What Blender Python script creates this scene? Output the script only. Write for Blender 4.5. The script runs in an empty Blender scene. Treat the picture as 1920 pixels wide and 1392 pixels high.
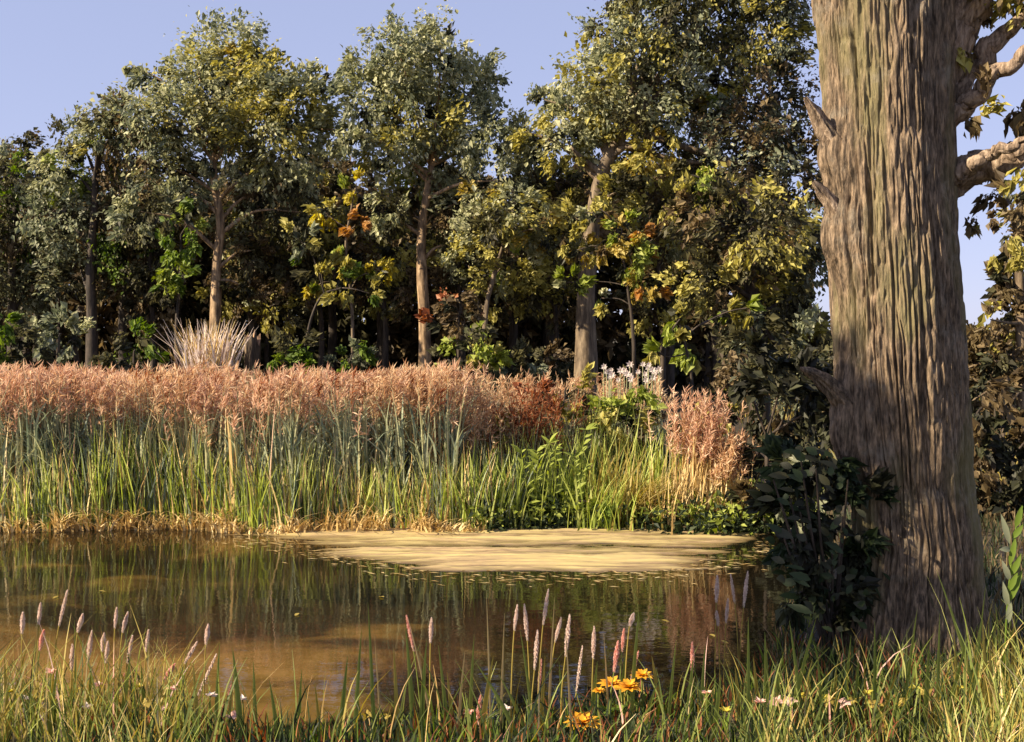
import bpy, math
import numpy as np
from mathutils import Vector

rng = np.random.default_rng(11)
sc = bpy.context.scene
col = sc.collection
R = math.radians

# ------------------------------------------------------------------ camera
F = 2059.0                       # focal length in photograph pixels (1920 wide)
EYE = 2.2
PITCH = math.atan(56.0 / F)
cam_d = bpy.data.cameras.new('camera')
cam = bpy.data.objects.new('camera', cam_d)
col.objects.link(cam)
cam_d.sensor_width = 36.0
cam_d.lens = 36.0 * F / 1920.0
cam_d.clip_end = 3000.0
cam.location = (0, 0, EYE)
cam.rotation_euler = (math.pi / 2 - PITCH, 0, 0)
sc.camera = cam

# ------------------------------------------------------------------ sky and sun
SUN_EL, SUN_BACK = 31.0, 20.0     # sun on the left, a little behind the viewer
world = bpy.data.worlds.new('World')
sc.world = world
world.use_nodes = True
wn = world.node_tree
wn.nodes.clear()
w_out = wn.nodes.new('ShaderNodeOutputWorld')
w_bg = wn.nodes.new('ShaderNodeBackground')
w_sky = wn.nodes.new('ShaderNodeTexSky')
w_sky.sky_type = 'NISHITA'
w_sky.sun_disc = False
w_sky.sun_elevation = R(SUN_EL)
w_sky.sun_rotation = R(270.0 - SUN_BACK)
w_sky.air_density = 0.75
w_sky.dust_density = 0.3
w_sky.ozone_density = 3.0
w_tint = wn.nodes.new('ShaderNodeMix')
w_tint.data_type = 'RGBA'
w_tint.blend_type = 'MULTIPLY'
w_tint.inputs[0].default_value = 1.0
w_tint.inputs[7].default_value = (1.97, 1.94, 2.50, 1)
w_bg.inputs['Strength'].default_value = 0.09
w_gam = wn.nodes.new('ShaderNodeGamma')          # evens the sky out from horizon to zenith
w_gam.inputs['Gamma'].default_value = 0.30
wn.links.new(w_sky.outputs[0], w_gam.inputs['Color'])
wn.links.new(w_gam.outputs[0], w_tint.inputs[6])
wn.links.new(w_tint.outputs[2], w_bg.inputs['Color'])
wn.links.new(w_bg.outputs[0], w_out.inputs['Surface'])

sun_d = bpy.data.lights.new('sun', 'SUN')
sun_d.energy = 5.0
sun_d.angle = R(0.6)
sun_d.color = (1.0, 0.84, 0.61)
sun = bpy.data.objects.new('sun', sun_d)
col.objects.link(sun)
sv = Vector((-math.cos(R(SUN_EL)) * math.cos(R(SUN_BACK)),
             -math.cos(R(SUN_EL)) * math.sin(R(SUN_BACK)), math.sin(R(SUN_EL))))
sun.rotation_euler = sv.to_track_quat('Z', 'Y').to_euler()
sun.location = sv * 60

sc.view_settings.view_transform = 'Standard'
sc.view_settings.look = 'None'
sc.view_settings.exposure = 1.25
sc.view_settings.gamma = 1.0
sc.render.engine = 'CYCLES'
sc.cycles.max_bounces = 6
sc.cycles.transparent_max_bounces = 6
sc.cycles.use_denoising = True


# ------------------------------------------------------------------ helpers
def at(px, py, Y):
    """photograph pixel + distance -> point of the place"""
    u = (px - 960.0) / F
    v = -(py - 696.0) / F
    cp, sp = math.cos(PITCH), math.sin(PITCH)
    d = np.array([u, cp + v * sp, -sp + v * cp])
    return np.array([0, 0, EYE]) + d * (Y / d[1])


def mpp(Y):
    return Y / F


def sstep(a, b, x):
    t = np.clip((np.asarray(x, float) - a) / (b - a), 0, 1)
    return t * t * (3 - 2 * t)


_lat = np.random.default_rng(5).random((256, 256))


def vnoise(x, y):
    x = np.asarray(x, float); y = np.asarray(y, float)
    xi = np.floor(x).astype(int); yi = np.floor(y).astype(int)
    fx = x - xi; fy = y - yi
    fx = fx * fx * (3 - 2 * fx); fy = fy * fy * (3 - 2 * fy)
    a = _lat[xi & 255, yi & 255]; b = _lat[(xi + 1) & 255, yi & 255]
    c = _lat[xi & 255, (yi + 1) & 255]; d = _lat[(xi + 1) & 255, (yi + 1) & 255]
    return (a * (1 - fx) + b * fx) * (1 - fy) + (c * (1 - fx) + d * fx) * fy


def fbm(x, y, o=4, gain=0.5):
    s = 0.0; a = 1 - gain if gain != 0.5 else 0.5
    for k in range(o):
        s = s + a * vnoise(np.asarray(x) * 2 ** k + 17.3 * k, np.asarray(y) * 2 ** k + 9.1 * k)
        a *= gain
    return s


class G:
    """collects vertices and faces, becomes one mesh"""
    def __init__(self):
        self.v = []; self.f = []; self.m = []; self.n = 0

    def add(self, V, Fc, mat=0):
        V = np.asarray(V, float).reshape(-1, 3)
        Fc = np.asarray(Fc, int)
        self.v.append(V); self.f.append(Fc + self.n)
        self.m.append(np.broadcast_to(np.asarray(mat, int), (len(Fc),)).copy())
        self.n += len(V)
        return self

    def mesh(self, name, mats, smooth=False):
        V = np.concatenate(self.v) if self.v else np.zeros((0, 3))
        me = bpy.data.meshes.new(name)
        me.vertices.add(len(V))
        me.vertices.foreach_set('co', V.astype(np.float32).ravel())
        tot = np.concatenate([np.full(len(f), f.shape[1]) for f in self.f])
        idx = np.concatenate([f.ravel() for f in self.f])
        mi = np.concatenate(self.m)
        me.loops.add(len(idx))
        me.loops.foreach_set('vertex_index', idx.astype(np.int32))
        me.polygons.add(len(tot))
        st = np.concatenate([[0], np.cumsum(tot)[:-1]])
        me.polygons.foreach_set('loop_start', st.astype(np.int32))
        me.polygons.foreach_set('material_index', mi.astype(np.int32))
        me.polygons.foreach_set('use_smooth', np.full(len(tot), smooth))
        for m in mats:
            me.materials.append(m)
        me.update(calc_edges=True)
        return me

    def obj(self, name, mats, parent=None, smooth=False):
        if not isinstance(mats, (list, tuple)):
            mats = [mats]
        o = bpy.data.objects.new(name, self.mesh(name, mats, smooth))
        col.objects.link(o)
        o.parent = parent
        return o


def tag(o, label, cat, group=None, kind=None):
    o['label'] = label
    if cat: o['category'] = cat
    if group: o['group'] = group
    if kind: o['kind'] = kind
    return o


def thing(name, label, cat, loc=(0, 0, 0), group=None):
    o = bpy.data.objects.new(name, None)
    o.empty_display_size = 0.1
    col.objects.link(o)
    o.location = loc
    return tag(o, label, cat, group)


def structure(o):
    o['kind'] = 'structure'
    return o


def unit(a):
    a = np.asarray(a, float)
    return a / (np.linalg.norm(a, axis=-1, keepdims=True) + 1e-9)


def rand_dirs(n, r=None):
    r = r or rng
    return unit(r.normal(size=(n, 3)))


def leaf_arrays(c, d, nrm, L, W, fold=0.18, fine=False):
    """folded leaf blades: base, left, tip, right (+ two more pairs when fine)"""
    d = unit(d)
    s = unit(np.cross(d, nrm))
    n = np.cross(s, d)
    L = np.asarray(L)[:, None]; W = np.asarray(W)[:, None]
    N = len(c)
    if not fine:
        p0 = c
        p1 = c + d * L * 0.42 + s * W * 0.5 + n * W * fold
        p2 = c + d * L - n * L * 0.12
        p3 = c + d * L * 0.42 - s * W * 0.5 + n * W * fold
        V = np.stack([p0, p1, p2, p3], 1).reshape(-1, 3)
        b = (np.arange(N) * 4)[:, None]
        Fc = np.concatenate([b + [[0, 2, 1]], b + [[0, 3, 2]]], 0)
        return V, Fc
    ts = [0.0, 0.22, 0.5, 0.78, 1.0]
    ws = [0.04, 0.40, 0.5, 0.30, 0.0]
    cols = []
    for t, w in zip(ts, ws):
        mid = c + d * L * t - n * L * 0.22 * t * t
        cols.append(np.stack([mid + s * W * w + n * W * w * fold * 2, mid, mid - s * W * w + n * W * w * fold * 2], 1))
    V = np.concatenate(cols, 1).reshape(-1, 3)
    b = (np.arange(N) * 15)[:, None]
    fs = []
    for k in range(4):
        a = 3 * k
        fs.append(b + [[a, a + 1, a + 4, a + 3]])
        fs.append(b + [[a + 1, a + 2, a + 5, a + 4]])
    return V, np.concatenate(fs, 0)


def blade_arrays(base, h, lean, w, nseg=3, az=None, taper=0.7, droop=0.0):
    """upright grass or reed blades as tapering bent ribbons"""
    N = len(base)
    az = rng.uniform(0, math.pi, N) if az is None else az
    side = np.stack([np.cos(az), np.sin(az), np.zeros(N)], 1)
    rows = []
    for k in range(nseg + 1):
        t = k / nseg
        p = base.copy()
        p[:, :2] += lean * (h * t ** 1.8)[:, None]
        p[:, 2] += h * (t - droop * t ** 3)
        ww = (w * (1 - t) ** taper * 0.5 + w * 0.04)[:, None]
        rows.append(np.stack([p - side * ww, p + side * ww], 1))
    V = np.concatenate(rows, 1).reshape(-1, 3)
    b = (np.arange(N) * (2 * (nseg + 1)))[:, None]
    Fc = np.concatenate([b + [[2 * k, 2 * k + 1, 2 * k + 3, 2 * k + 2]] for k in range(nseg)], 0)
    return V, Fc


def tube_arrays(path, rad, ns=8, rough=0.0, seed=0, cap=True):
    path = np.asarray(path, float); rad = np.asarray(rad, float)
    n = len(path)
    tang = unit(np.gradient(path, axis=0))
    ref = np.array([0.0, 1.0, 0.0]) if abs(tang[:, 1]).mean() < 0.8 else np.array([1.0, 0, 0])
    a = unit(np.cross(tang, ref)); b = np.cross(tang, a)
    th = np.arange(ns) / ns * 2 * math.pi
    rr = rad[:, None] * np.ones(ns)[None]
    if rough:
        T, K = np.meshgrid(np.arange(ns), np.arange(n))
        rr = rr * (1 + rough * 2 * (vnoise(T * 1.7 + seed * 3.1, K * 0.16 + seed) - 0.5))
    V = path[:, None] + (a[:, None] * np.cos(th)[None, :, None] + b[:, None] * np.sin(th)[None, :, None]) * rr[..., None]
    V = V.reshape(-1, 3)
    fs = []
    for i in range(n - 1):
        j = np.arange(ns)
        fs.append(np.stack([i * ns + j, i * ns + (j + 1) % ns, (i + 1) * ns + (j + 1) % ns, (i + 1) * ns + j], 1))
    Fc = np.concatenate(fs)
    return V, Fc


def smooth_path(pts, n):
    pts = np.asarray(pts, float)
    t = np.linspace(0, len(pts) - 1, n)
    out = []
    P = np.vstack([2 * pts[0] - pts[1], pts, 2 * pts[-1] - pts[-2]])
    for u in t:
        i = min(int(u), len(pts) - 2); f = u - i
        p0, p1, p2, p3 = P[i], P[i + 1], P[i + 2], P[i + 3]
        out.append(0.5 * ((2 * p1) + (-p0 + p2) * f + (2 * p0 - 5 * p1 + 4 * p2 - p3) * f * f + (-p0 + 3 * p1 - 3 * p2 + p3) * f ** 3))
    return np.array(out)


# ------------------------------------------------------------------ materials
def new_mat(name):
    m = bpy.data.materials.new(name)
    m.use_nodes = True
    nt = m.node_tree
    nt.nodes.clear()
    out = nt.nodes.new('ShaderNodeOutputMaterial')
    return m, nt, out


def N(nt, kind, **kw):
    n = nt.nodes.new(kind)
    for k, v in kw.items():
        setattr(n, k, v)
    return n


def ramp(nt, stops):
    r = nt.nodes.new('ShaderNodeValToRGB')
    e = r.color_ramp.elements
    while len(e) < len(stops):
        e.new(0.5)
    for el, (p, c) in zip(e, stops):
        el.position = p
        el.color = (*c, 1)
    return r


def leaf_mat(name, cols_, trans=0.40, rough=0.55, spec=0.25):
    """each blade takes its own colour; some light passes through"""
    m, nt, out = new_mat(name)
    geo = N(nt, 'ShaderNodeNewGeometry')
    tc = N(nt, 'ShaderNodeTexCoord')
    nz = N(nt, 'ShaderNodeTexNoise'); nz.inputs['Scale'].default_value = 1.1
    nz.inputs['Detail'].default_value = 3
    nt.links.new(tc.outputs['Object'], nz.inputs['Vector'])
    mx = N(nt, 'ShaderNodeMath', operation='MULTIPLY_ADD')
    nt.links.new(nz.outputs[0], mx.inputs[0]); mx.inputs[1].default_value = 0.9
    add = N(nt, 'ShaderNodeMath', operation='MULTIPLY')
    nt.links.new(geo.outputs['Random Per Island'], add.inputs[0]); add.inputs[1].default_value = 0.75
    sub = N(nt, 'ShaderNodeMath', operation='SUBTRACT')
    nt.links.new(add.outputs[0], sub.inputs[0]); sub.inputs[1].default_value = 0.32
    nt.links.new(sub.outputs[0], mx.inputs[2])
    k = len(cols_)
    rp = ramp(nt, [(0.05 + 0.9 * i / max(1, k - 1), c) for i, c in enumerate(cols_)])
    nt.links.new(mx.outputs[0], rp.inputs[0])
    p = N(nt, 'ShaderNodeBsdfPrincipled')
    p.inputs['Roughness'].default_value = rough
    p.inputs['Specular IOR Level'].default_value = spec
    nt.links.new(rp.outputs[0], p.inputs['Base Color'])
    t = N(nt, 'ShaderNodeBsdfTranslucent')
    hs = N(nt, 'ShaderNodeHueSaturation'); hs.inputs['Saturation'].default_value = 1.15
    hs.inputs['Value'].default_value = 1.1
    nt.links.new(rp.outputs[0], hs.inputs['Color'])
    nt.links.new(hs.outputs[0], t.inputs[0])
    ms = N(nt, 'ShaderNodeMixShader'); ms.inputs[0].default_value = trans
    nt.links.new(p.outputs[0], ms.inputs[1]); nt.links.new(t.outputs[0], ms.inputs[2])
    nt.links.new(ms.outputs[0], out.inputs['Surface'])
    return m


def bark_mat(name, dark, mid, light, scale=6.0, bump=0.5, moss=None):
    m, nt, out = new_mat(name)
    tc = N(nt, 'ShaderNodeTexCoord')
    mp = N(nt, 'ShaderNodeMapping'); mp.inputs['Scale'].default_value = (scale * 4, scale * 4, scale * 0.8)
    nt.links.new(tc.outputs['Object'], mp.inputs['Vector'])
    nz = N(nt, 'ShaderNodeTexNoise'); nz.inputs['Scale'].default_value = 1.0
    nz.inputs['Detail'].default_value = 6; nz.inputs['Roughness'].default_value = 0.65
    nt.links.new(mp.outputs[0], nz.inputs['Vector'])
    rp = ramp(nt, [(0.36, dark), (0.5, mid), (0.64, light)])
    nt.links.new(nz.outputs[0], rp.inputs[0])
    colr = rp.outputs[0]
    if moss:
        n2 = N(nt, 'ShaderNodeTexNoise'); n2.inputs['Scale'].default_value = 2.3; n2.inputs['Detail'].default_value = 5
        mp2 = N(nt, 'ShaderNodeMapping'); mp2.inputs['Scale'].default_value = (1.6, 1.6, 0.5)
        nt.links.new(tc.outputs['Object'], mp2.inputs['Vector']); nt.links.new(mp2.outputs[0], n2.inputs['Vector'])
        r2 = ramp(nt, [(0.52, (0, 0, 0)), (0.68, (0.75, 0.75, 0.75))])
        nt.links.new(n2.outputs[0], r2.inputs[0])
        mx = N(nt, 'ShaderNodeMix', data_type='RGBA')
        nt.links.new(r2.outputs[0], mx.inputs[0]); nt.links.new(colr, mx.inputs[6])
        mx.inputs[7].default_value = (*moss, 1)
        colr = mx.outputs[2]
        n3 = N(nt, 'ShaderNodeTexNoise'); n3.inputs['Scale'].default_value = 5.0; n3.inputs['Detail'].default_value = 8; n3.inputs['Roughness'].default_value = 0.7
        nt.links.new(tc.outputs['Object'], n3.inputs['Vector'])
        r3 = ramp(nt, [(0.55, (0, 0, 0)), (0.66, (0.6, 0.6, 0.6))])
        nt.links.new(n3.outputs[0], r3.inputs[0])
        mx3 = N(nt, 'ShaderNodeMix', data_type='RGBA')
        nt.links.new(r3.outputs[0], mx3.inputs[0]); nt.links.new(colr, mx3.inputs[6])
        mx3.inputs[7].default_value = (.25, .215, .165, 1)
        colr = mx3.outputs[2]
    p = N(nt, 'ShaderNodeBsdfPrincipled'); p.inputs['Roughness'].default_value = 0.72
    p.inputs['Specular IOR Level'].default_value = 0.3
    nt.links.new(colr, p.inputs['Base Color'])
    b = N(nt, 'ShaderNodeBump'); b.inputs['Strength'].default_value = bump; b.inputs['Distance'].default_value = 0.02
    nt.links.new(nz.outputs[0], b.inputs['Height']); nt.links.new(b.outputs[0], p.inputs['Normal'])
    nt.links.new(p.outputs[0], out.inputs['Surface'])
    return m


def plain_mat(name, c, rough=0.7, var=0.35, scale=8.0):
    m, nt, out = new_mat(name)
    tc = N(nt, 'ShaderNodeTexCoord')
    nz = N(nt, 'ShaderNodeTexNoise'); nz.inputs['Scale'].default_value = scale; nz.inputs['Detail'].default_value = 4
    nt.links.new(tc.outputs['Object'], nz.inputs['Vector'])
    c = np.array(c)
    rp = ramp(nt, [(0.3, tuple(c * (1 - var))), (0.7, tuple(np.minimum(c * (1 + var), 0.95)))])
    nt.links.new(nz.outputs[0], rp.inputs[0])
    p = N(nt, 'ShaderNodeBsdfPrincipled'); p.inputs['Roughness'].default_value = rough
    nt.links.new(rp.outputs[0], p.inputs['Base Color'])
    nt.links.new(p.outputs[0], out.inputs['Surface'])
    return m


M = {}
M['leaf_grey'] = leaf_mat('leaf_grey', [(0.12, 0.125, 0.06), (0.27, 0.28, 0.14), (0.43, 0.43, 0.24), (0.64, 0.62, 0.4)])
M['leaf_blue'] = leaf_mat('leaf_blue', [(0.07, 0.085, 0.05), (0.155, 0.175, 0.105), (0.27, 0.29, 0.18), (0.47, 0.47, 0.32)])
M['leaf_olive'] = leaf_mat('leaf_olive', [(0.11, 0.1, 0.025), (0.27, 0.24, 0.06), (0.44, 0.39, 0.1), (0.6, 0.54, 0.18)])
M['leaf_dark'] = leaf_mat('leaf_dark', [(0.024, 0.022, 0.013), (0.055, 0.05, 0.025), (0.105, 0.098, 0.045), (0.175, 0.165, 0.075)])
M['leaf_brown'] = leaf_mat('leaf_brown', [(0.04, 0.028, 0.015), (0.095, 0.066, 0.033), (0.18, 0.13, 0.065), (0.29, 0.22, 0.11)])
M['leaf_oak'] = leaf_mat('leaf_oak', [(.06, .042, .02), (.13, .095, .045), (.22, .17, .085), (.32, .25, .14)])
M['leaf_painted_shade'] = leaf_mat('leaf_painted_shade', [(.010, .010, .006), (.022, .022, .012), (.042, .044, .022), (.075, .08, .036)], trans=0.2)  # near-black leaf colour that stands in for shade
M['leaf_lime'] = leaf_mat('leaf_lime', [(0.081, 0.102, 0.013), (0.184, 0.228, 0.033), (0.31, 0.36, 0.066), (0.437, 0.48, 0.132)])
M['leaf_green'] = leaf_mat('leaf_green', [(.03, .055, .010), (.08, .13, .016), (.15, .22, .03), (.24, .30, .06)])
M['leaf_yellow'] = leaf_mat('leaf_yellow', [(.22, .17, .02), (.42, .34, .04), (.58, .49, .07), (.68, .60, .14)])
M['leaf_orange'] = leaf_mat('leaf_orange', [(.20, .09, .02), (.38, .18, .045), (.52, .27, .08), (.60, .38, .14)])
M['leaf_gold'] = leaf_mat('leaf_gold', [(.15, .11, .02), (.30, .22, .04), (.44, .34, .08), (.54, .44, .15)])
M['leaf_rust'] = leaf_mat('leaf_rust', [(.10, .028, .012), (.22, .07, .03), (.34, .13, .06), (.46, .22, .11)])
M['reed_stem'] = leaf_mat('reed_stem', [(0.11, 0.12, 0.075), (0.24, 0.25, 0.155), (0.4, 0.4, 0.22), (0.6, 0.54, 0.29)], trans=0.2)
M['reed_leaf'] = leaf_mat('reed_leaf', [(0.08, 0.105, 0.08), (0.18, 0.225, 0.16), (0.32, 0.365, 0.24), (0.54, 0.52, 0.29)], trans=0.3)
M['plume'] = leaf_mat('plume', [(0.3, 0.15, 0.085), (0.52, 0.32, 0.185), (0.7, 0.5, 0.31), (0.84, 0.69, 0.47)], trans=0.4, rough=0.7)
M['plume_pink'] = leaf_mat('plume_pink', [(0.4, 0.22, 0.14), (0.58, 0.36, 0.24), (0.72, 0.5, 0.35), (0.82, 0.65, 0.47)], trans=0.4, rough=0.7)
M['straw'] = leaf_mat('straw', [(.28, .17, .06), (.50, .34, .13), (.66, .49, .22), (.76, .62, .34)], trans=0.2, rough=0.6)
M['grass_lime'] = leaf_mat('grass_lime', [(0.15, 0.2, 0.035), (0.33, 0.4, 0.075), (0.5, 0.56, 0.15), (0.66, 0.68, 0.26)])
M['grass_front'] = leaf_mat('grass_front', [(0.05, 0.07, 0.018), (0.15, 0.19, 0.045), (0.29, 0.33, 0.08), (0.48, 0.48, 0.17)])
M['grass_yellow'] = leaf_mat('grass_yellow', [(0.18, 0.135, 0.027), (0.324, 0.252, 0.054), (0.45, 0.36, 0.099), (0.54, 0.45, 0.18)])
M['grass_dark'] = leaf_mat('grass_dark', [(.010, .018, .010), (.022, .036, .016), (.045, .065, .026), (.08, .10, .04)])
M['spike_pale'] = leaf_mat('spike_pale', [(.62, .48, .40), (.72, .58, .50), (.80, .67, .59), (.86, .75, .68)], trans=0.4, rough=0.6)
M['spike_pink'] = leaf_mat('spike_pink', [(.60, .28, .22), (.74, .42, .34), (.82, .54, .46), (.86, .66, .58)], trans=0.4, rough=0.6)
M['petal_orange'] = leaf_mat('petal_orange', [(.55, .20, .01), (.70, .32, .02), (.80, .45, .04), (.84, .56, .10)], trans=0.3)
M['petal_white'] = leaf_mat('petal_white', [(.55, .42, .36), (.68, .56, .50), (.76, .66, .60), (.82, .74, .68)], trans=0.3)
M['bark_oak'] = bark_mat('bark_oak', (.044, .031, .020), (.145, .103, .066), (.30, .215, .138), scale=13, bump=1.0, moss=(.19, .165, .075))
M['bark_limb'] = bark_mat('bark_limb', (.09, .062, .042), (.25, .18, .125), (.42, .32, .23), scale=11, bump=0.9)
M['bark_oak_core'] = bark_mat('bark_oak_core', (.16, .09, .05), (.36, .22, .13), (.52, .34, .21), scale=6, bump=0.5)
M['bark_pale'] = bark_mat('bark_pale', (.08, .05, .028), (.22, .145, .08), (.42, .29, .17), scale=3)
M['bark_dark'] = bark_mat('bark_dark', (.018, .013, .010), (.04, .030, .022), (.085, .062, .045), scale=3)
M['bark_brown'] = bark_mat('bark_brown', (.03, .022, .015), (.075, .053, .036), (.15, .11, .07), scale=3)
M['bark_mid'] = bark_mat('bark_mid', (.06, .042, .028), (.13, .095, .06), (.24, .18, .115), scale=3)


def ground_mat():
    m, nt, out = new_mat('ground_soil')
    tc = N(nt, 'ShaderNodeTexCoord')
    n1 = N(nt, 'ShaderNodeTexNoise'); n1.inputs['Scale'].default_value = 0.9; n1.inputs['Detail'].default_value = 8
    n2 = N(nt, 'ShaderNodeTexNoise'); n2.inputs['Scale'].default_value = 22; n2.inputs['Detail'].default_value = 6
    for n in (n1, n2):
        nt.links.new(tc.outputs['Object'], n.inputs['Vector'])
    r1 = ramp(nt, [(0.36, (.028, .020, .012)), (0.5, (.055, .045, .020)), (0.64, (.05, .062, .02))])
    r2 = ramp(nt, [(0.3, (.35, .35, .35)), (0.7, (1.5, 1.35, 1.1))])
    nt.links.new(n1.outputs[0], r1.inputs[0]); nt.links.new(n2.outputs[0], r2.inputs[0])
    mx = N(nt, 'ShaderNodeMix', data_type='RGBA', blend_type='MULTIPLY'); mx.inputs[0].default_value = 1
    nt.links.new(r1.outputs[0], mx.inputs[6]); nt.links.new(r2.outputs[0], mx.inputs[7])
    p = N(nt, 'ShaderNodeBsdfPrincipled'); p.inputs['Roughness'].default_value = 0.85
    nt.links.new(mx.outputs[2], p.inputs['Base Color'])
    b = N(nt, 'ShaderNodeBump'); b.inputs['Strength'].default_value = 0.7; b.inputs['Distance'].default_value = 0.04
    nt.links.new(n2.outputs[0], b.inputs['Height']); nt.links.new(b.outputs[0], p.inputs['Normal'])
    nt.links.new(p.outputs[0], out.inputs['Surface'])
    return m


def mud_mat():
    m, nt, out = new_mat('pale_mud')
    tc = N(nt, 'ShaderNodeTexCoord')
    mp = N(nt, 'ShaderNodeMapping'); mp.inputs['Scale'].default_value = (0.35, 5.5, 1)
    nt.links.new(tc.outputs['Object'], mp.inputs['Vector'])
    n1 = N(nt, 'ShaderNodeTexNoise'); n1.inputs['Scale'].default_value = 1.6; n1.inputs['Detail'].default_value = 9
    n1.inputs['Roughness'].default_value = 0.72
    nt.links.new(mp.outputs[0], n1.inputs['Vector'])
    r1 = ramp(nt, [(0.34, (.13, .09, .045)), (0.41, (.26, .18, .09)), (0.46, (.38, .27, .14)), (0.53, (.44, .345, .14)), (0.72, (.56, .455, .20))])
    nt.links.new(n1.outputs[0], r1.inputs[0])
    p = N(nt, 'ShaderNodeBsdfPrincipled'); p.inputs['Roughness'].default_value = 0.6
    sp = N(nt, 'ShaderNodeSeparateXYZ'); nt.links.new(tc.outputs['Object'], sp.inputs[0])
    wet = N(nt, 'ShaderNodeMapRange'); wet.inputs['From Min'].default_value = 0.0; wet.inputs['From Max'].default_value = 0.020
    nt.links.new(sp.outputs[2], wet.inputs['Value'])
    mw = N(nt, 'ShaderNodeMix', data_type='RGBA'); nt.links.new(wet.outputs[0], mw.inputs[0])
    mw.inputs[6].default_value = (.11, .075, .035, 1); nt.links.new(r1.outputs[0], mw.inputs[7])
    nt.links.new(mw.outputs[2], p.inputs['Base Color'])
    rg = N(nt, 'ShaderNodeMapRange'); rg.inputs['To Min'].default_value = 0.12; rg.inputs['To Max'].default_value = 0.65
    nt.links.new(wet.outputs[0], rg.inputs['Value']); nt.links.new(rg.outputs[0], p.inputs['Roughness'])
    n2 = N(nt, 'ShaderNodeTexNoise'); n2.inputs['Scale'].default_value = 14; n2.inputs['Detail'].default_value = 6
    nt.links.new(mp.outputs[0], n2.inputs['Vector'])
    b = N(nt, 'ShaderNodeBump'); b.inputs['Strength'].default_value = 0.3; b.inputs['Distance'].default_value = 0.012
    nt.links.new(n2.outputs[0], b.inputs['Height']); nt.links.new(b.outputs[0], p.inputs['Normal'])
    nt.links.new(p.outputs[0], out.inputs['Surface'])
    return m


def water_mat():
    """murky, tannin-brown pond water with drifting ochre silt, faint ripples"""
    m, nt, out = new_mat('pond_water')
    tc = N(nt, 'ShaderNodeTexCoord')
    sep = N(nt, 'ShaderNodeSeparateXYZ'); nt.links.new(tc.outputs['Object'], sep.inputs[0])
    mp = N(nt, 'ShaderNodeMapping'); mp.inputs['Scale'].default_value = (0.45, 0.75, 1)
    nt.links.new(tc.outputs['Object'], mp.inputs['Vector'])
    n1 = N(nt, 'ShaderNodeTexNoise'); n1.inputs['Scale'].default_value = 1.1; n1.inputs['Detail'].default_value = 9; n1.inputs['Roughness'].default_value = 0.62; n1.inputs['Distortion'].default_value = 0.6
    nt.links.new(mp.outputs[0], n1.inputs['Vector'])
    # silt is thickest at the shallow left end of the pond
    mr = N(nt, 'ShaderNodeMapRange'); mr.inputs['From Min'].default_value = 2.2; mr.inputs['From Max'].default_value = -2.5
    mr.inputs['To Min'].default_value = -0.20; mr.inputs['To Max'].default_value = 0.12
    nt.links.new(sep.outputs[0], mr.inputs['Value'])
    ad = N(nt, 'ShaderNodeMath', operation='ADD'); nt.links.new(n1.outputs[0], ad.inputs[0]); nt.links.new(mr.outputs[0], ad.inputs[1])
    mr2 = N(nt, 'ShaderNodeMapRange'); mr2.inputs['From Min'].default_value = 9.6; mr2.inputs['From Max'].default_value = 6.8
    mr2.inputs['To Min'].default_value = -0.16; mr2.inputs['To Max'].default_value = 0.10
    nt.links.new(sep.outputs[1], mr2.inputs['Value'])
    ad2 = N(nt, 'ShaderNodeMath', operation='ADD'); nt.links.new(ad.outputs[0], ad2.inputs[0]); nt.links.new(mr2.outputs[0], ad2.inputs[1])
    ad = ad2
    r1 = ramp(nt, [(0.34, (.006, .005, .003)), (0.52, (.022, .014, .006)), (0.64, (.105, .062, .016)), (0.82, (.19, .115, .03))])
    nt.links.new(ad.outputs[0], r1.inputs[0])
    p = N(nt, 'ShaderNodeBsdfPrincipled')
    p.inputs['Roughness'].default_value = 0.02
    p.inputs['IOR'].default_value = 1.33
    nt.links.new(r1.outputs[0], p.inputs['Base Color'])
    mp2 = N(nt, 'ShaderNodeMapping'); mp2.inputs['Scale'].default_value = (2.5, 5.0, 1)
    nt.links.new(tc.outputs['Object'], mp2.inputs['Vector'])
    n2 = N(nt, 'ShaderNodeTexNoise'); n2.inputs['Scale'].default_value = 1.0; n2.inputs['Detail'].default_value = 4
    nt.links.new(mp2.outputs[0], n2.inputs['Vector'])
    b = N(nt, 'ShaderNodeBump'); b.inputs['Strength'].default_value = 0.13; b.inputs['Distance'].default_value = 0.02
    nt.links.new(n2.outputs[0], b.inputs['Height']); nt.links.new(b.outputs[0], p.inputs['Normal'])
    nt.links.new(p.outputs[0], out.inputs['Surface'])
    return m


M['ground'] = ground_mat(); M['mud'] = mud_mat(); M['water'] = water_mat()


# ------------------------------------------------------------------ ground, water, mud flat
def y_near(x):
    x = np.asarray(x, float)
    e = np.maximum(0, x - 0.95)
    return 5.75 + 0.18 * np.sin(x * 1.7 + 0.5) + 0.25 * (vnoise(x * 1.9 + 40, x * 0 + 3) - 0.5) + 3.0 * e * e / (e + 0.25)


def y_far(x):
    return 12.65 + 0.45 * (vnoise(np.asarray(x, float) * 0.8 + 90, np.asarray(x) * 0 + 7) - 0.5) + 0.12 * np.sin(np.asarray(x) * 2.3)


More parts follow.
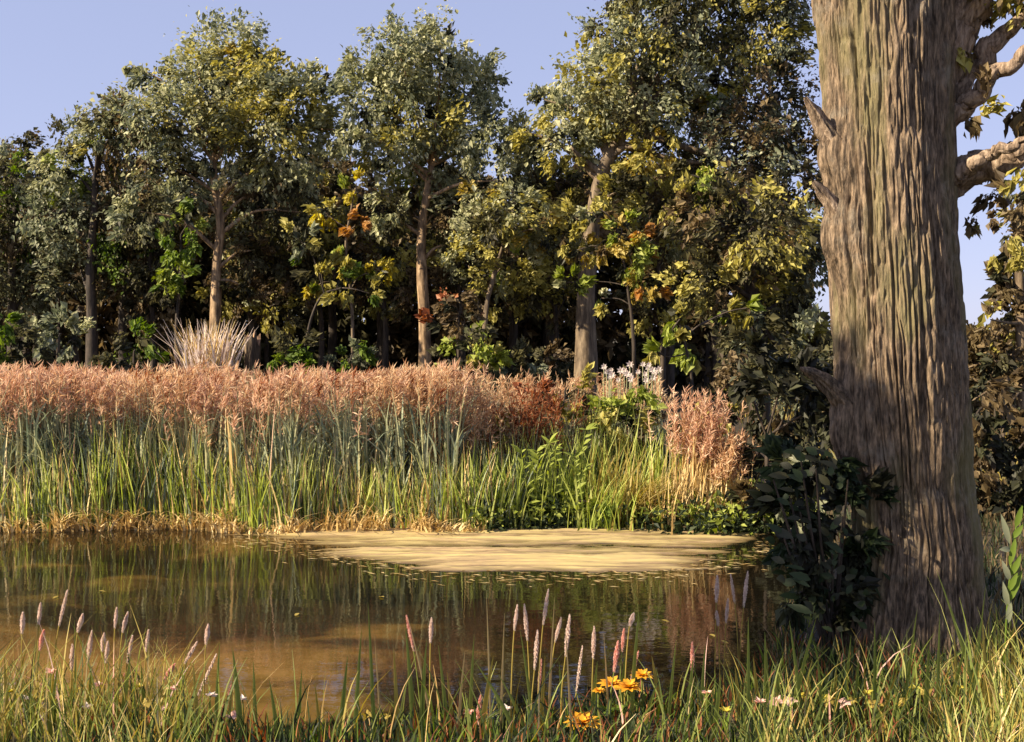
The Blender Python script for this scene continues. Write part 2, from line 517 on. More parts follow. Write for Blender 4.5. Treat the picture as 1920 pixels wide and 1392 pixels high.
def gz(x, y):
    x = np.asarray(x, float); y = np.asarray(y, float)
    sn = y - y_near(x); sf = y_far(x) - y
    d = np.minimum(sn, sf)
    inside = -0.45 * sstep(0, 1.1, d)
    near = 0.40 * sstep(0, 0.75, -sn) + 0.05 * (fbm(x * 1.4, y * 1.4, 3) - 0.45)
    far = 0.10 * sstep(0, 0.35, -sf) + 0.28 * sstep(0.2, 7, -sf) + 0.012 * np.maximum(0, -sf - 5) \
        + 0.25 * (fbm(x * 0.35 + 50, y * 0.35, 3) - 0.45) * sstep(1, 6, -sf)
    return np.where(d > 0, inside, np.where(sn <= 0, np.where(sf > 0, near, np.maximum(near, far)), far))


def gzs(x, y):
    return float(gz(np.array([x]), np.array([y]))[0])


def grid_obj(name, xs, ys, zf, mat, smooth=True):
    X, Y = np.meshgrid(xs, ys)
    V = np.stack([X.ravel(), Y.ravel(), zf(X.ravel(), Y.ravel())], 1)
    nx = len(xs); i, j = np.meshgrid(np.arange(nx - 1), np.arange(len(ys) - 1))
    a = (j * nx + i).ravel()
    return G().add(V, np.stack([a, a + 1, a + nx + 1, a + nx], 1)).obj(name, mat, None, smooth)


xs = np.unique(np.concatenate([np.linspace(-600, -60, 12), np.linspace(-60, -14, 40), np.arange(-14, 14, 0.09), np.linspace(14, 60, 40), np.linspace(60, 600, 12)]))
ys = np.unique(np.concatenate([np.linspace(-60, 2, 20), np.arange(2, 16, 0.09), np.linspace(16, 60, 90), np.linspace(60, 1200, 20)]))
ground = structure(grid_obj('ground', xs, ys, gz, M['ground']))
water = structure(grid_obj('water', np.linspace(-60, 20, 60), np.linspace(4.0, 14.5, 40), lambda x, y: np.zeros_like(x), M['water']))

FX = [-6.0, -3.6, -2.7, -1.6, -0.6, 0.5, 1.5, 2.3, 3.1]
FY = [13.4, 12.9, 12.15, 11.1, 10.45, 10.3, 10.55, 11.2, 12.6]


def flat_z(x, y):
    fr = np.interp(x, FX, FY)
    s = np.minimum(y - fr, np.where(x > 0, 3.5 - x, 6.0 + x))
    wx = x + 0.8 * (fbm(x * 0.7 + 31, y * 1.3 + 2, 3) - 0.45); wy = y + 0.35 * (fbm(x * 1.1 + 7, y * 2.1 + 61, 3) - 0.45)
    streak = 0.55 * fbm(wx * 0.25 + 3, wy * 3.4 + 8, 7, 0.62) + 0.45 * fbm(wx * 1.1 + 33, wy * 7.0 + 18, 5, 0.7) - 0.47
    fine = fbm(wx * 3.3 + 3, wy * 19 + 8, 3) - 0.45
    return -0.050 + 0.072 * sstep(-1.1, 0.8, s) + streak * 0.15 + 0.010 * fine


mud = structure(grid_obj('mud_flat', np.arange(-6.0, 3.4, 0.035), np.arange(9.6, 13.1, 0.02), flat_z, M['mud']))


# ------------------------------------------------------------------ foliage builders
def clump_geo(g, c, r, nleaf, L, mi, r3=None, shell=0.6, droop=0.35, csize=0.22, squash=1.0, wl=0.5):
    """fill a lobe with sprays of leaves; each spray shares a direction like a brush of twigs"""
    r3 = np.array([r, r * 0.9, r * squash]) if r3 is None else np.asarray(r3)
    per = 62
    nc = max(3, int(nleaf / per))
    dirs = rand_dirs(nc)
    rad = (shell + (1 - shell) * rng.random(nc) ** 0.6) * (0.78 + 0.44 * rng.random(nc))
    cc = c + dirs * rad[:, None] * r3
    sd = unit(dirs * 0.8 + rand_dirs(nc) * 0.8 + np.array([0, 0, -droop]))
    cr = csize * r * (0.6 + 0.8 * rng.random(nc))
    k = rng.integers(0, nc, nleaf)
    off = rng.normal(size=(nleaf, 3)) * (cr[k] * 0.55)[:, None]
    off += sd[k] * (rng.normal(size=nleaf) * cr[k] * 0.5)[:, None]
    p = cc[k] + off
    d = unit(sd[k] + rand_dirs(nleaf) * 0.6)
    nr = unit(rand_dirs(nleaf) + np.array([-0.35, -0.5, 0.7]))
    Ls = L * (0.5 + 1.3 * rng.random(nleaf) ** 2.2)
    V, Fc = leaf_arrays(p, d, nr, Ls, Ls * wl * rng.uniform(0.7, 1.3, nleaf))
    cm = np.asarray(mi)[rng.integers(0, len(mi), nc)]
    fm = np.concatenate([cm[k], cm[k]])
    g.add(V, Fc, fm)


def tree(name, label, cat, Y, base_px, trunk_px, r0, r1, lobes, mats, bark, L=0.115, dens=1.0, group=None,
         limbs=True, stuff=True, part='leaf_clump', yj=0.5, droop=0.35):
    """a thing with trunk, limbs up to its leaf clumps, and the clumps themselves.
    lobes: (px, py, r_px, material names[, own label])"""
    bx = (base_px - 960) / F * Y
    root_z = gzs(bx, Y) - 0.12
    t = thing(name, label, cat, (0, 0, 0), group)
    pts = [np.array([bx, Y, root_z])] + [at(x, y, Y) + np.array([0, rng.normal() * 0.05, 0]) for x, y in trunk_px]
    path = smooth_path(pts, 8 * len(pts))
    tt = np.linspace(0, 1, len(path))
    rad = r0 + (r1 - r0) * tt + r0 * 0.55 * np.exp(-tt * 14)
    V, Fc = tube_arrays(path, rad, 14, 0.14, seed=len(bpy.data.objects))
    G().add(V, Fc).obj('trunk', M[bark], t, True)
    for lb in lobes:
        px, py, rp, ms = lb[:4]
        yy = Y + rng.uniform(-yj, yj) * 1.5
        c = at(px, py, yy)
        r = rp * mpp(yy)
        if limbs:
            cand = path[len(path) // 3:]
            s = cand[np.argmin(np.linalg.norm(cand - (c - np.array([0, 0, r * 0.9])), axis=1))]
            mid = (s + c) / 2 + np.array([0, 0, 0.12 * np.linalg.norm(c - s)]) * (1 if c[2] > s[2] else -0.3) + rng.normal(size=3) * 0.08
            lp = smooth_path([s, mid, c + (c - s) * 0.04], 9)
            lr = np.linspace(r1 * 0.75, 0.012, 9)
            V, Fc = tube_arrays(lp, lr, 7)
            limb = G().add(V, Fc).obj('limb', M[bark], t, True)
        g = G()
        n = int(dens * 430 * (rp / 40.0) ** 2 * (0.17 / L) ** 1.6 * (Y / 28.0) ** 2) + 60
        clump_geo(g, c, r, n, L, list(range(len(ms))), droop=droop, wl=0.62)
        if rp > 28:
            clump_geo(g, c + np.array([0.1, 0.25, -0.1]) * r, r * 0.6, int(n * 0.12), L * 1.2, [len(ms)], shell=0.2)  # dark inner leaves paint the shade inside the clump
        o = g.obj(part, [M[q] for q in ms] + [M['leaf_painted_shade']], limb if limbs else t)
        o['kind'] = 'stuff'
        if len(lb) > 4:
            o['label'] = lb[4]
    return t


# ------------------------------------------------------------------ the wood across the pond
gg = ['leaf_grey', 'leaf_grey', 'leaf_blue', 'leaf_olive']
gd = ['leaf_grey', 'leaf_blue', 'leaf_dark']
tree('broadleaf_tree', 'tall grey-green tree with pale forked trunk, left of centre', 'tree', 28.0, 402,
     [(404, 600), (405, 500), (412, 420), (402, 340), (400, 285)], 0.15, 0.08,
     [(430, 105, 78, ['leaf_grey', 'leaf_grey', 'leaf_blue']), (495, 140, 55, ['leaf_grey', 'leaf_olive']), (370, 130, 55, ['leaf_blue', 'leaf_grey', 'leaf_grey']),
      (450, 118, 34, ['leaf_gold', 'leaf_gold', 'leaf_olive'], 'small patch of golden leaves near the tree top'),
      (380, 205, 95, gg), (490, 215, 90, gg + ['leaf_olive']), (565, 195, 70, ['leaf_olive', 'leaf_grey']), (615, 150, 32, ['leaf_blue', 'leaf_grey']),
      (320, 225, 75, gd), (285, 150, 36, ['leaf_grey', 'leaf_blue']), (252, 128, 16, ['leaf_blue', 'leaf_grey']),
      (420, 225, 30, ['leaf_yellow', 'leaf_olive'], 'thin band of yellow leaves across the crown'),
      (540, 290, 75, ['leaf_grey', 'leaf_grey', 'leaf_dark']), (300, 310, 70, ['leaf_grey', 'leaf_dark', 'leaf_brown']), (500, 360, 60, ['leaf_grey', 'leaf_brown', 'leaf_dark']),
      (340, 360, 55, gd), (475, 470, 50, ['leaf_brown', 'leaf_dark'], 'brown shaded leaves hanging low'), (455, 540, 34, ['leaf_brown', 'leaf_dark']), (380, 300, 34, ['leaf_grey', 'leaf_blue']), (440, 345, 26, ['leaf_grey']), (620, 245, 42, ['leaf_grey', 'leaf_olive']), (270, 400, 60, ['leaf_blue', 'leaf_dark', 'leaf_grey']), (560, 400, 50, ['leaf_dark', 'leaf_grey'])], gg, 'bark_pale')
tree('broadleaf_tree', 'tall grey-green tree with orange-lit trunk in the middle of the wood', 'tree', 27.5, 796,
     [(797, 610), (792, 520), (790, 440), (800, 370), (808, 310)], 0.16, 0.08,
     [(750, 105, 75, ['leaf_grey', 'leaf_blue', 'leaf_grey']), (825, 100, 70, ['leaf_grey', 'leaf_grey', 'leaf_blue']), (690, 120, 45, ['leaf_blue', 'leaf_grey']),
      (765, 112, 38, ['leaf_orange', 'leaf_gold', 'leaf_grey'], 'patch of orange leaves high in the crown'),
      (700, 195, 70, ['leaf_blue', 'leaf_grey']), (780, 210, 90, gg), (865, 185, 70, ['leaf_grey', 'leaf_blue']), (905, 140, 40, ['leaf_grey', 'leaf_blue']),
      (840, 225, 32, ['leaf_gold', 'leaf_olive', 'leaf_grey']), (915, 250, 70, ['leaf_blue', 'leaf_grey']), (725, 285, 60, ['leaf_grey', 'leaf_grey', 'leaf_olive']), (830, 300, 65, ['leaf_grey', 'leaf_blue']),
      (785, 335, 40, ['leaf_lime', 'leaf_olive'], 'bright green spray of leaves below the crown'), (665, 255, 36, ['leaf_grey', 'leaf_blue']),
      (930, 340, 60, ['leaf_blue', 'leaf_dark', 'leaf_grey']), (860, 380, 55, ['leaf_grey', 'leaf_brown', 'leaf_dark']), (730, 400, 45, ['leaf_grey', 'leaf_dark']), (985, 290, 45, ['leaf_grey', 'leaf_blue']), (850, 460, 40, ['leaf_grey', 'leaf_dark'])], gg, 'bark_pale')
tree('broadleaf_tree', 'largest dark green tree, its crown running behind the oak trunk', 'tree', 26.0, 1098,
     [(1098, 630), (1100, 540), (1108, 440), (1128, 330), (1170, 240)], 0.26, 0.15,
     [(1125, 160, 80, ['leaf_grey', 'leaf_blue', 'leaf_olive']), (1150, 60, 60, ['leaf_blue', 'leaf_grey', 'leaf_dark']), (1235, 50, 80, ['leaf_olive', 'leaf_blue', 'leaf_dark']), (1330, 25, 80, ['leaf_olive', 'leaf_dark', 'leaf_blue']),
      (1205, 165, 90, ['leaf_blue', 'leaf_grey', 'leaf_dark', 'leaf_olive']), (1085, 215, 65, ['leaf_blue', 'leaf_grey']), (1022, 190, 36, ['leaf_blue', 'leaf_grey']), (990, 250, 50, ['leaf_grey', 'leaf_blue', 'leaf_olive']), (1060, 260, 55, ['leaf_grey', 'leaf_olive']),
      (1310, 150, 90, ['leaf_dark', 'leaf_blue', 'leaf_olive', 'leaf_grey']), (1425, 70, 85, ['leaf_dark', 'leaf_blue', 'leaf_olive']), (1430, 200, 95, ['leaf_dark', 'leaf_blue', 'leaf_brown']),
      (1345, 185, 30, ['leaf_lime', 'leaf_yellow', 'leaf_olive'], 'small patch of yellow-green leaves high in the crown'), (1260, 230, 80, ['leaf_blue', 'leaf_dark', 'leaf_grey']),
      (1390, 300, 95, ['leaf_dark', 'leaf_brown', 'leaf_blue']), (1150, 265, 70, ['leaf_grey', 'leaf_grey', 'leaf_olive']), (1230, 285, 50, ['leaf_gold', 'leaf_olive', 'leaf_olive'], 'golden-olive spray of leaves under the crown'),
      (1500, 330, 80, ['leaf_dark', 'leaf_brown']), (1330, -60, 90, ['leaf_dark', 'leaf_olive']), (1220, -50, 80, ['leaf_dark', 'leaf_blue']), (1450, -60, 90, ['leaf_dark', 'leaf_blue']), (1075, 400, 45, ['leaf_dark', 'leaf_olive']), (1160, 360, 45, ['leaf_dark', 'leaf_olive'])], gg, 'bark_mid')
tree('broadleaf_tree', 'low dark tree with yellow-green top at the far left', 'tree', 29.0, 172,
     [(172, 600), (170, 500), (176, 400), (180, 330)], 0.16, 0.08,
     [(205, 240, 55, ['leaf_dark', 'leaf_grey', 'leaf_blue']), (150, 265, 45, ['leaf_grey', 'leaf_blue', 'leaf_dark']), (250, 230, 60, ['leaf_dark', 'leaf_brown', 'leaf_grey']),
      (185, 300, 48, ['leaf_lime', 'leaf_olive', 'leaf_grey'], 'patch of yellow-green leaves'), (120, 320, 50, ['leaf_grey', 'leaf_lime', 'leaf_blue']),
      (120, 410, 80, ['leaf_blue', 'leaf_blue', 'leaf_dark']), (220, 380, 80, ['leaf_blue', 'leaf_dark', 'leaf_brown']), (230, 460, 70, ['leaf_dark', 'leaf_green', 'leaf_brown']), (150, 500, 70, ['leaf_dark', 'leaf_blue'])], gd, 'bark_dark')
tree('broadleaf_tree', 'nearly black tree at the left edge of the picture', 'tree', 30.5, 20,
     [(22, 600), (26, 480), (30, 380)], 0.14, 0.07,
     [(45, 285, 36, ['leaf_dark', 'leaf_brown']), (20, 330, 50, ['leaf_dark', 'leaf_blue']), (70, 330, 45, ['leaf_dark', 'leaf_green']), (-30, 350, 60, ['leaf_dark', 'leaf_blue']),
      (40, 420, 70, ['leaf_dark', 'leaf_green', 'leaf_brown']), (-20, 480, 80, ['leaf_dark']), (50, 530, 70, ['leaf_dark', 'leaf_blue'])], gd, 'bark_dark')
tree('broadleaf_tree', 'dark olive tree hanging low just left of the oak trunk', 'tree', 21.0, 1425,
     [(1424, 640), (1410, 540), (1400, 450), (1405, 350)], 0.17, 0.08,
     [(1320, 400, 75, ['leaf_olive', 'leaf_dark', 'leaf_brown']), (1420, 420, 90, ['leaf_dark', 'leaf_brown', 'leaf_olive']), (1500, 470, 85, ['leaf_dark', 'leaf_blue']), (1300, 330, 42, ['leaf_lime', 'leaf_olive', 'leaf_dark']),
      (1380, 530, 85, ['leaf_olive', 'leaf_brown', 'leaf_dark']), (1480, 580, 80, ['leaf_dark', 'leaf_olive']), (1320, 530, 55, ['leaf_olive', 'leaf_dark']), (1420, 640, 70, ['leaf_dark', 'leaf_blue', 'leaf_dark']),
      (1500, 680, 70, ['leaf_dark', 'leaf_blue'])], gd, 'bark_dark', L=0.12)
tree('broadleaf_tree', 'loose pale olive tree right of the orange-lit trunk', 'tree', 25.5, 905,
     [(910, 600), (925, 520), (950, 440), (965, 380)], 0.07, 0.035,
     [(960, 400, 60, ['leaf_olive', 'leaf_grey']), (1010, 430, 50, ['leaf_olive', 'leaf_gold', 'leaf_grey']), (915, 440, 55, ['leaf_olive', 'leaf_grey', 'leaf_dark']), (950, 490, 55, ['leaf_olive', 'leaf_lime', 'leaf_grey']), (880, 500, 50, ['leaf_grey', 'leaf_dark', 'leaf_olive']),
      (905, 380, 40, ['leaf_gold', 'leaf_olive', 'leaf_dark'])], gd, 'bark_mid', dens=0.8)
tree('sapling', 'yellow-leaved sapling between the two pale trunks', 'sapling', 25.0, 660,
     [(662, 620), (655, 540), (648, 460), (660, 380)], 0.045, 0.02,
     [(612, 400, 30, ['leaf_yellow', 'leaf_yellow', 'leaf_olive']), (668, 345, 28, ['leaf_yellow', 'leaf_lime']), (665, 425, 28, ['leaf_orange'], 'orange leaves in the middle'),
      (650, 490, 28, ['leaf_yellow', 'leaf_lime']), (700, 510, 32, ['leaf_yellow', 'leaf_yellow', 'leaf_lime']), (585, 545, 18, ['leaf_yellow', 'leaf_lime'])], gd, 'bark_mid', L=0.12, dens=1.0, yj=0.2)
tree('sapling', 'low arching dark green sapling below the yellow leaves', 'sapling', 24.3, 560,
     [(575, 640), (600, 560), (640, 540)], 0.04, 0.02,
     [(590, 495, 32, ['leaf_green', 'leaf_olive', 'leaf_dark']), (640, 530, 40, ['leaf_olive', 'leaf_green', 'leaf_olive']), (690, 550, 26, ['leaf_olive', 'leaf_green']), (560, 450, 30, ['leaf_blue', 'leaf_olive'])], gd, 'bark_dark', L=0.14, yj=0.2)
tree('sapling', 'bright green sapling left of the pale forked trunk', 'sapling', 25.5, 330,
     [(332, 620), (335, 540), (338, 440)], 0.05, 0.02,
     [(345, 405, 30, ['leaf_green', 'leaf_lime']), (330, 455, 40, ['leaf_green', 'leaf_green', 'leaf_dark']), (340, 520, 34, ['leaf_green', 'leaf_lime']), (310, 540, 30, ['leaf_green', 'leaf_dark'])], gd, 'bark_dark', L=0.13, yj=0.2)
tree('sapling', 'gold and orange leaved sapling in front of the thickest wood trunk', 'sapling', 23.5, 1190,
     [(1188, 640), (1180, 560), (1165, 470), (1155, 420)], 0.045, 0.02,
     [(1165, 430, 34, ['leaf_gold', 'leaf_olive', 'leaf_lime']), (1180, 480, 42, ['leaf_gold', 'leaf_lime', 'leaf_gold']), (1215, 530, 36, ['leaf_gold', 'leaf_orange', 'leaf_gold']), (1222, 450, 24, ['leaf_orange']),
      (1115, 470, 30, ['leaf_gold', 'leaf_gold', 'leaf_brown']), (1085, 470, 34, ['leaf_olive', 'leaf_gold', 'leaf_lime']), (1100, 400, 36, ['leaf_olive', 'leaf_grey']), (1070, 530, 30, ['leaf_lime', 'leaf_grey']), (1130, 560, 24, ['leaf_lime', 'leaf_grey', 'leaf_olive'])], gd, 'bark_dark', L=0.12, yj=0.2)
tree('shrub', 'lime green leafy shrub left of the oak, above the dark bank', 'shrub', 17.0, 1300,
     [(1298, 720), (1288, 660), (1275, 610)], 0.03, 0.015,
     [(1275, 600, 34, ['leaf_lime', 'leaf_olive']), (1295, 665, 32, ['leaf_lime', 'leaf_lime', 'leaf_olive']), (1350, 592, 34, ['leaf_olive', 'leaf_lime']), (1235, 660, 20, ['leaf_lime', 'leaf_olive']), (1395, 580, 22, ['leaf_olive', 'leaf_lime'])], gd, 'bark_dark', L=0.13, yj=0.15)
for px, Y, lobes, lab in [
        (285, 29.8, [(250, 420, 55), (300, 470, 60), (235, 520, 55), (330, 400, 45), (280, 570, 50)], 'brown-olive understorey tree left of the pale forked trunk'),
        (470, 30.2, [(440, 430, 50), (500, 440, 60), (470, 510, 62), (540, 500, 50), (430, 560, 45), (520, 570, 50)], 'brown shaded understorey tree right of the pale forked trunk'),
        (600, 30.5, [(575, 360, 45), (620, 330, 40), (600, 430, 55), (650, 480, 50), (590, 520, 50)], 'dark understorey tree behind the yellow sapling'),
        (720, 30.0, [(700, 390, 50), (745, 350, 45), (735, 460, 55), (700, 540, 50), (755, 560, 45)], 'olive understorey tree left of the orange-lit trunk'),
        (865, 29.6, [(850, 380, 55), (900, 350, 50), (860, 470, 60), (930, 540, 55), (850, 560, 50)], 'grey-olive understorey tree right of the orange-lit trunk'),
        (1040, 29.4, [(1020, 340, 55), (1070, 330, 50), (1050, 430, 60), (1000, 530, 55), (1060, 560, 50)], 'dark olive understorey tree left of the thickest trunk in the wood'),
        (1240, 29.0, [(1220, 360, 60), (1280, 340, 50), (1250, 440, 65), (1290, 530, 55), (1220, 570, 50)], 'brown-olive understorey tree right of the thickest trunk in the wood')]:
    mm = [['leaf_brown', 'leaf_olive', 'leaf_dark'], ['leaf_brown', 'leaf_brown', 'leaf_dark'], ['leaf_grey', 'leaf_brown', 'leaf_olive'], ['leaf_brown', 'leaf_dark', 'leaf_olive']]
    tree('understorey_tree', lab, 'tree', Y, px, [(px + 3, 620), (px - 4, 520), (px, lobes[0][1])], 0.09, 0.04,
         [(a, b, c, mm[(i + px) % 4]) for i, (a, b, c) in enumerate(lobes)], gd, 'bark_dark', L=0.13, group='understorey trees of the wood')
# low shrubs along the foot of the wood
for px, py, rr, ms, lab in [
        (110, 625, 45, ['leaf_blue', 'leaf_blue', 'leaf_grey'], 'grey-green rounded shrub at the wood edge, far left'),
        (25, 640, 48, ['leaf_dark', 'leaf_green'], 'dark green shrub at the left edge behind the reeds'),
        (250, 655, 46, ['leaf_green', 'leaf_dark'], 'low green shrub behind the reeds left of the straw tuft'),
        (555, 660, 42, ['leaf_green', 'leaf_dark', 'leaf_dark'], 'low green shrub behind the reeds right of the stump'),
        (660, 665, 36, ['leaf_dark', 'leaf_green', 'leaf_blue'], 'dark low shrub just left of the orange-lit trunk'),
        (880, 655, 52, ['leaf_olive', 'leaf_lime', 'leaf_dark'], 'olive feathery shrub right of the orange-lit trunk'),
        (960, 670, 40, ['leaf_blue', 'leaf_dark'], 'blue-green shrub right of the olive feathery shrub'),
        (1040, 690, 40, ['leaf_brown', 'leaf_dark'], 'brown shrub at the foot of the thickest trunk in the wood'),
        (860, 590, 46, ['leaf_rust', 'leaf_brown', 'leaf_brown'], 'dark rust-brown bush behind the orange-lit trunk')]:
    Yb = 22.5 + rng.uniform(-1, 1.5)
    tree('shrub', lab, 'shrub', Yb, px, [(px, py + 20), (px + 4, py)], 0.03, 0.015,
         [(px, py, rr, ms), (px - rr * 0.7, py + rr * 0.4, rr * 0.65, ms), (px + rr * 0.7, py + rr * 0.45, rr * 0.6, ms)], gd, 'bark_dark', L=0.13, group='shrubs along the foot of the wood', yj=0.2)

# slim dark trees further back: one built, the rest copied with their parts
BACK = [(-60, 33.5), (75, 34), (235, 33), (290, 36), (470, 34), (545, 33), (620, 36), (715, 34), (860, 33), (960, 35.5), (1030, 34), (1255, 33), (1345, 35), (1465, 33.5)]


def back_tree():
    t = thing('woodland_tree', '', 'tree', (0, 0, 0), 'dark slim trees deep in the wood')
    path = smooth_path([(0, 0, -0.3), (0.08, 0, 2), (-0.05, 0.05, 4), (0.1, 0, 6.3)], 18)
    V, Fc = tube_arrays(path, np.linspace(0.17, 0.06, 18), 8, 0.15, 3)
    G().add(V, Fc).obj('trunk', M['bark_dark'], t, True)
    for c, r in (((0, 0, 5.8), 1.3), ((-1.0, 0.1, 4.9), 1.0), ((1.0, -0.1, 4.7), 1.05), ((0.1, -0.3, 3.6), 0.9)):
        g = G()
        clump_geo(g, np.array(c), r, int(700 * r * r), 0.24, [0, 1])
        o = g.obj('leaf_clump', [M['leaf_dark'], M['leaf_brown']], t)
        o['kind'] = 'stuff'
    return t


bt = back_tree()
ORD = ['first', 'second', 'third', 'fourth', 'fifth', 'sixth', 'seventh', 'eighth', 'ninth', 'tenth', 'eleventh', 'twelfth', 'thirteenth', 'fourteenth',
       'fifteenth', 'sixteenth', 'seventeenth', 'eighteenth', 'nineteenth', 'twentieth', 'twenty-first', 'twenty-second', 'twenty-third', 'twenty-fourth', 'twenty-fifth',
       'twenty-sixth', 'twenty-seventh', 'twenty-eighth', 'twenty-ninth', 'thirtieth']
for i, (px, Y) in enumerate(BACK):
    if i == 0:
        o = bt
    else:
        o = bt.copy(); col.objects.link(o)
        for ch in bt.children:
            c2 = ch.copy(); col.objects.link(c2); c2.parent = o
    x = (px - 960) / F * Y
    o.location = (x, Y, gzs(x, Y))
    o.rotation_euler = (0, 0, rng.uniform(0, 6.28))
    s = rng.uniform(0.85, 1.08)
    o.scale = (s, s, s)
    o['label'] = f'slim dark tree deep in the wood, {ORD[i]} from the left'

# the depth of the wood: one dark mass nobody could count
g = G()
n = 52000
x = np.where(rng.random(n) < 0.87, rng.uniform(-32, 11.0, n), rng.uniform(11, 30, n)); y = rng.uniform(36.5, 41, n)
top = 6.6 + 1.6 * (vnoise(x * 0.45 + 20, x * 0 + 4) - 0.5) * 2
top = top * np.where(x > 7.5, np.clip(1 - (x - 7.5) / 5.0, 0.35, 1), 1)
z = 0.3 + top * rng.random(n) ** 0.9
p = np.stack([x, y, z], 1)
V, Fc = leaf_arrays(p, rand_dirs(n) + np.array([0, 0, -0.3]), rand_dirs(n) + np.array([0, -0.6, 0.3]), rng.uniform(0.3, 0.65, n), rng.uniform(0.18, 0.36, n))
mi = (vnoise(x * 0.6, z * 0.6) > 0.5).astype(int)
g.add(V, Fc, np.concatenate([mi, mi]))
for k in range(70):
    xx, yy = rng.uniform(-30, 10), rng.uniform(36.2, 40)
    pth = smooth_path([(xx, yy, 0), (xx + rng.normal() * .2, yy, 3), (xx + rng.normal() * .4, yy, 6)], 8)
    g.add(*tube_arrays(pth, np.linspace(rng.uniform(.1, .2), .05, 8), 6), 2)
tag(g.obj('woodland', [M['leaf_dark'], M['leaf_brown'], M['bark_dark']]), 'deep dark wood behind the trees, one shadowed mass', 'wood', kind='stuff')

# low wood to the right of the oak, seen past its trunk
tree('broadleaf_tree', 'loose brown-olive tree showing past the right side of the oak', 'tree', 17.0, 1925,
     [(1922, 700), (1915, 560), (1905, 450)], 0.12, 0.05,
     [(1905, 470, 50, ['leaf_brown', 'leaf_olive']), (1890, 590, 45, ['leaf_brown', 'leaf_olive']), (1850, 660, 36, ['leaf_brown', 'leaf_olive']), (1930, 540, 60, ['leaf_brown', 'leaf_dark']), (1945, 400, 50, ['leaf_brown', 'leaf_olive']),
      (1900, 700, 55, ['leaf_brown', 'leaf_dark']), (1870, 395, 20, ['leaf_brown', 'leaf_olive']), (2000, 600, 90, ['leaf_brown', 'leaf_dark']), (1810, 760, 45, ['leaf_brown', 'leaf_dark']), (1845, 720, 45, ['leaf_brown', 'leaf_oak']), (1895, 655, 50, ['leaf_brown', 'leaf_oak']), (1860, 600, 24, ['leaf_brown', 'leaf_oak']), (1820, 690, 34, ['leaf_brown', 'leaf_oak']), (1885, 520, 40, ['leaf_brown', 'leaf_oak']), (1905, 420, 40, ['leaf_brown', 'leaf_oak']), (1850, 640, 40, ['leaf_brown', 'leaf_oak']), (1870, 680, 50, ['leaf_brown', 'leaf_dark']), (1915, 380, 40, ['leaf_oak', 'leaf_brown'])], gd, 'bark_mid', L=0.11, dens=1.0)
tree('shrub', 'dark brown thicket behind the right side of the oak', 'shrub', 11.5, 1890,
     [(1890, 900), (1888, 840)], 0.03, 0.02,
     [(1860, 830, 62, ['leaf_painted_shade', 'leaf_brown']), (1930, 820, 70, ['leaf_painted_shade', 'leaf_brown']), (1880, 920, 75, ['leaf_painted_shade', 'leaf_brown']), (1960, 930, 80, ['leaf_painted_shade']), (1830, 960, 60, ['leaf_painted_shade', 'leaf_brown']),
      (1900, 1010, 60, ['leaf_painted_shade', 'leaf_brown']), (1850, 760, 50, ['leaf_painted_shade', 'leaf_brown']), (1910, 740, 55, ['leaf_painted_shade', 'leaf_brown']), (1850, 1040, 60, ['leaf_painted_shade', 'leaf_brown']), (1930, 1070, 60, ['leaf_painted_shade', 'leaf_brown']), (1990, 860, 90, ['leaf_painted_shade', 'leaf_brown'])], gd, 'bark_dark', L=0.10, dens=1.0, yj=0.3)  # brown thicket, the oak's shadow painted in with near-black leaves
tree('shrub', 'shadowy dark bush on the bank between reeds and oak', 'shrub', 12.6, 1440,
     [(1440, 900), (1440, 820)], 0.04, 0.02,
     [(1420, 700, 52, ['leaf_painted_shade']), (1480, 670, 60, ['leaf_painted_shade', 'leaf_dark']), (1420, 760, 52, ['leaf_painted_shade', 'leaf_brown']), (1480, 740, 65, ['leaf_painted_shade']), (1440, 850, 55, ['leaf_painted_shade', 'leaf_brown']), (1520, 830, 75, ['leaf_painted_shade']), (1430, 930, 46, ['leaf_painted_shade', 'leaf_brown']), (1500, 930, 70, ['leaf_painted_shade', 'leaf_blue']), (1570, 760, 60, ['leaf_painted_shade'])], gd, 'bark_dark', L=0.11, dens=1.0, yj=0.3)  # shade on the bank put into the bush's leaf colour

# straw tuft and stump at the foot of the pale forked tree
t = thing('straw_tuft', 'pale dry grass tuft at the foot of the forked tree', 'grass tuft', (0, 0, 0))
g = G(); n = 560
c = at(388, 690, 24.0); b = np.stack([c[0] + rng.normal(size=n) * 0.24, 24.0 + rng.normal(size=n) * 0.22, np.zeros(n)], 1); b[:, 2] = gz(b[:, 0], b[:, 1])
top = at(388, 580, 24.0)[2] - b[:, 2].mean()
g.add(*blade_arrays(b, top * rng.uniform(0.55, 1.05, n), rng.normal(size=(n, 2)) * 0.17, np.full(n, 0.05), 4, droop=0.12), (rng.random(n * 4) < 0.6).astype(int))
o = g.obj('dry_blades', [M['straw'], M['petal_white']], t); o['kind'] = 'stuff'


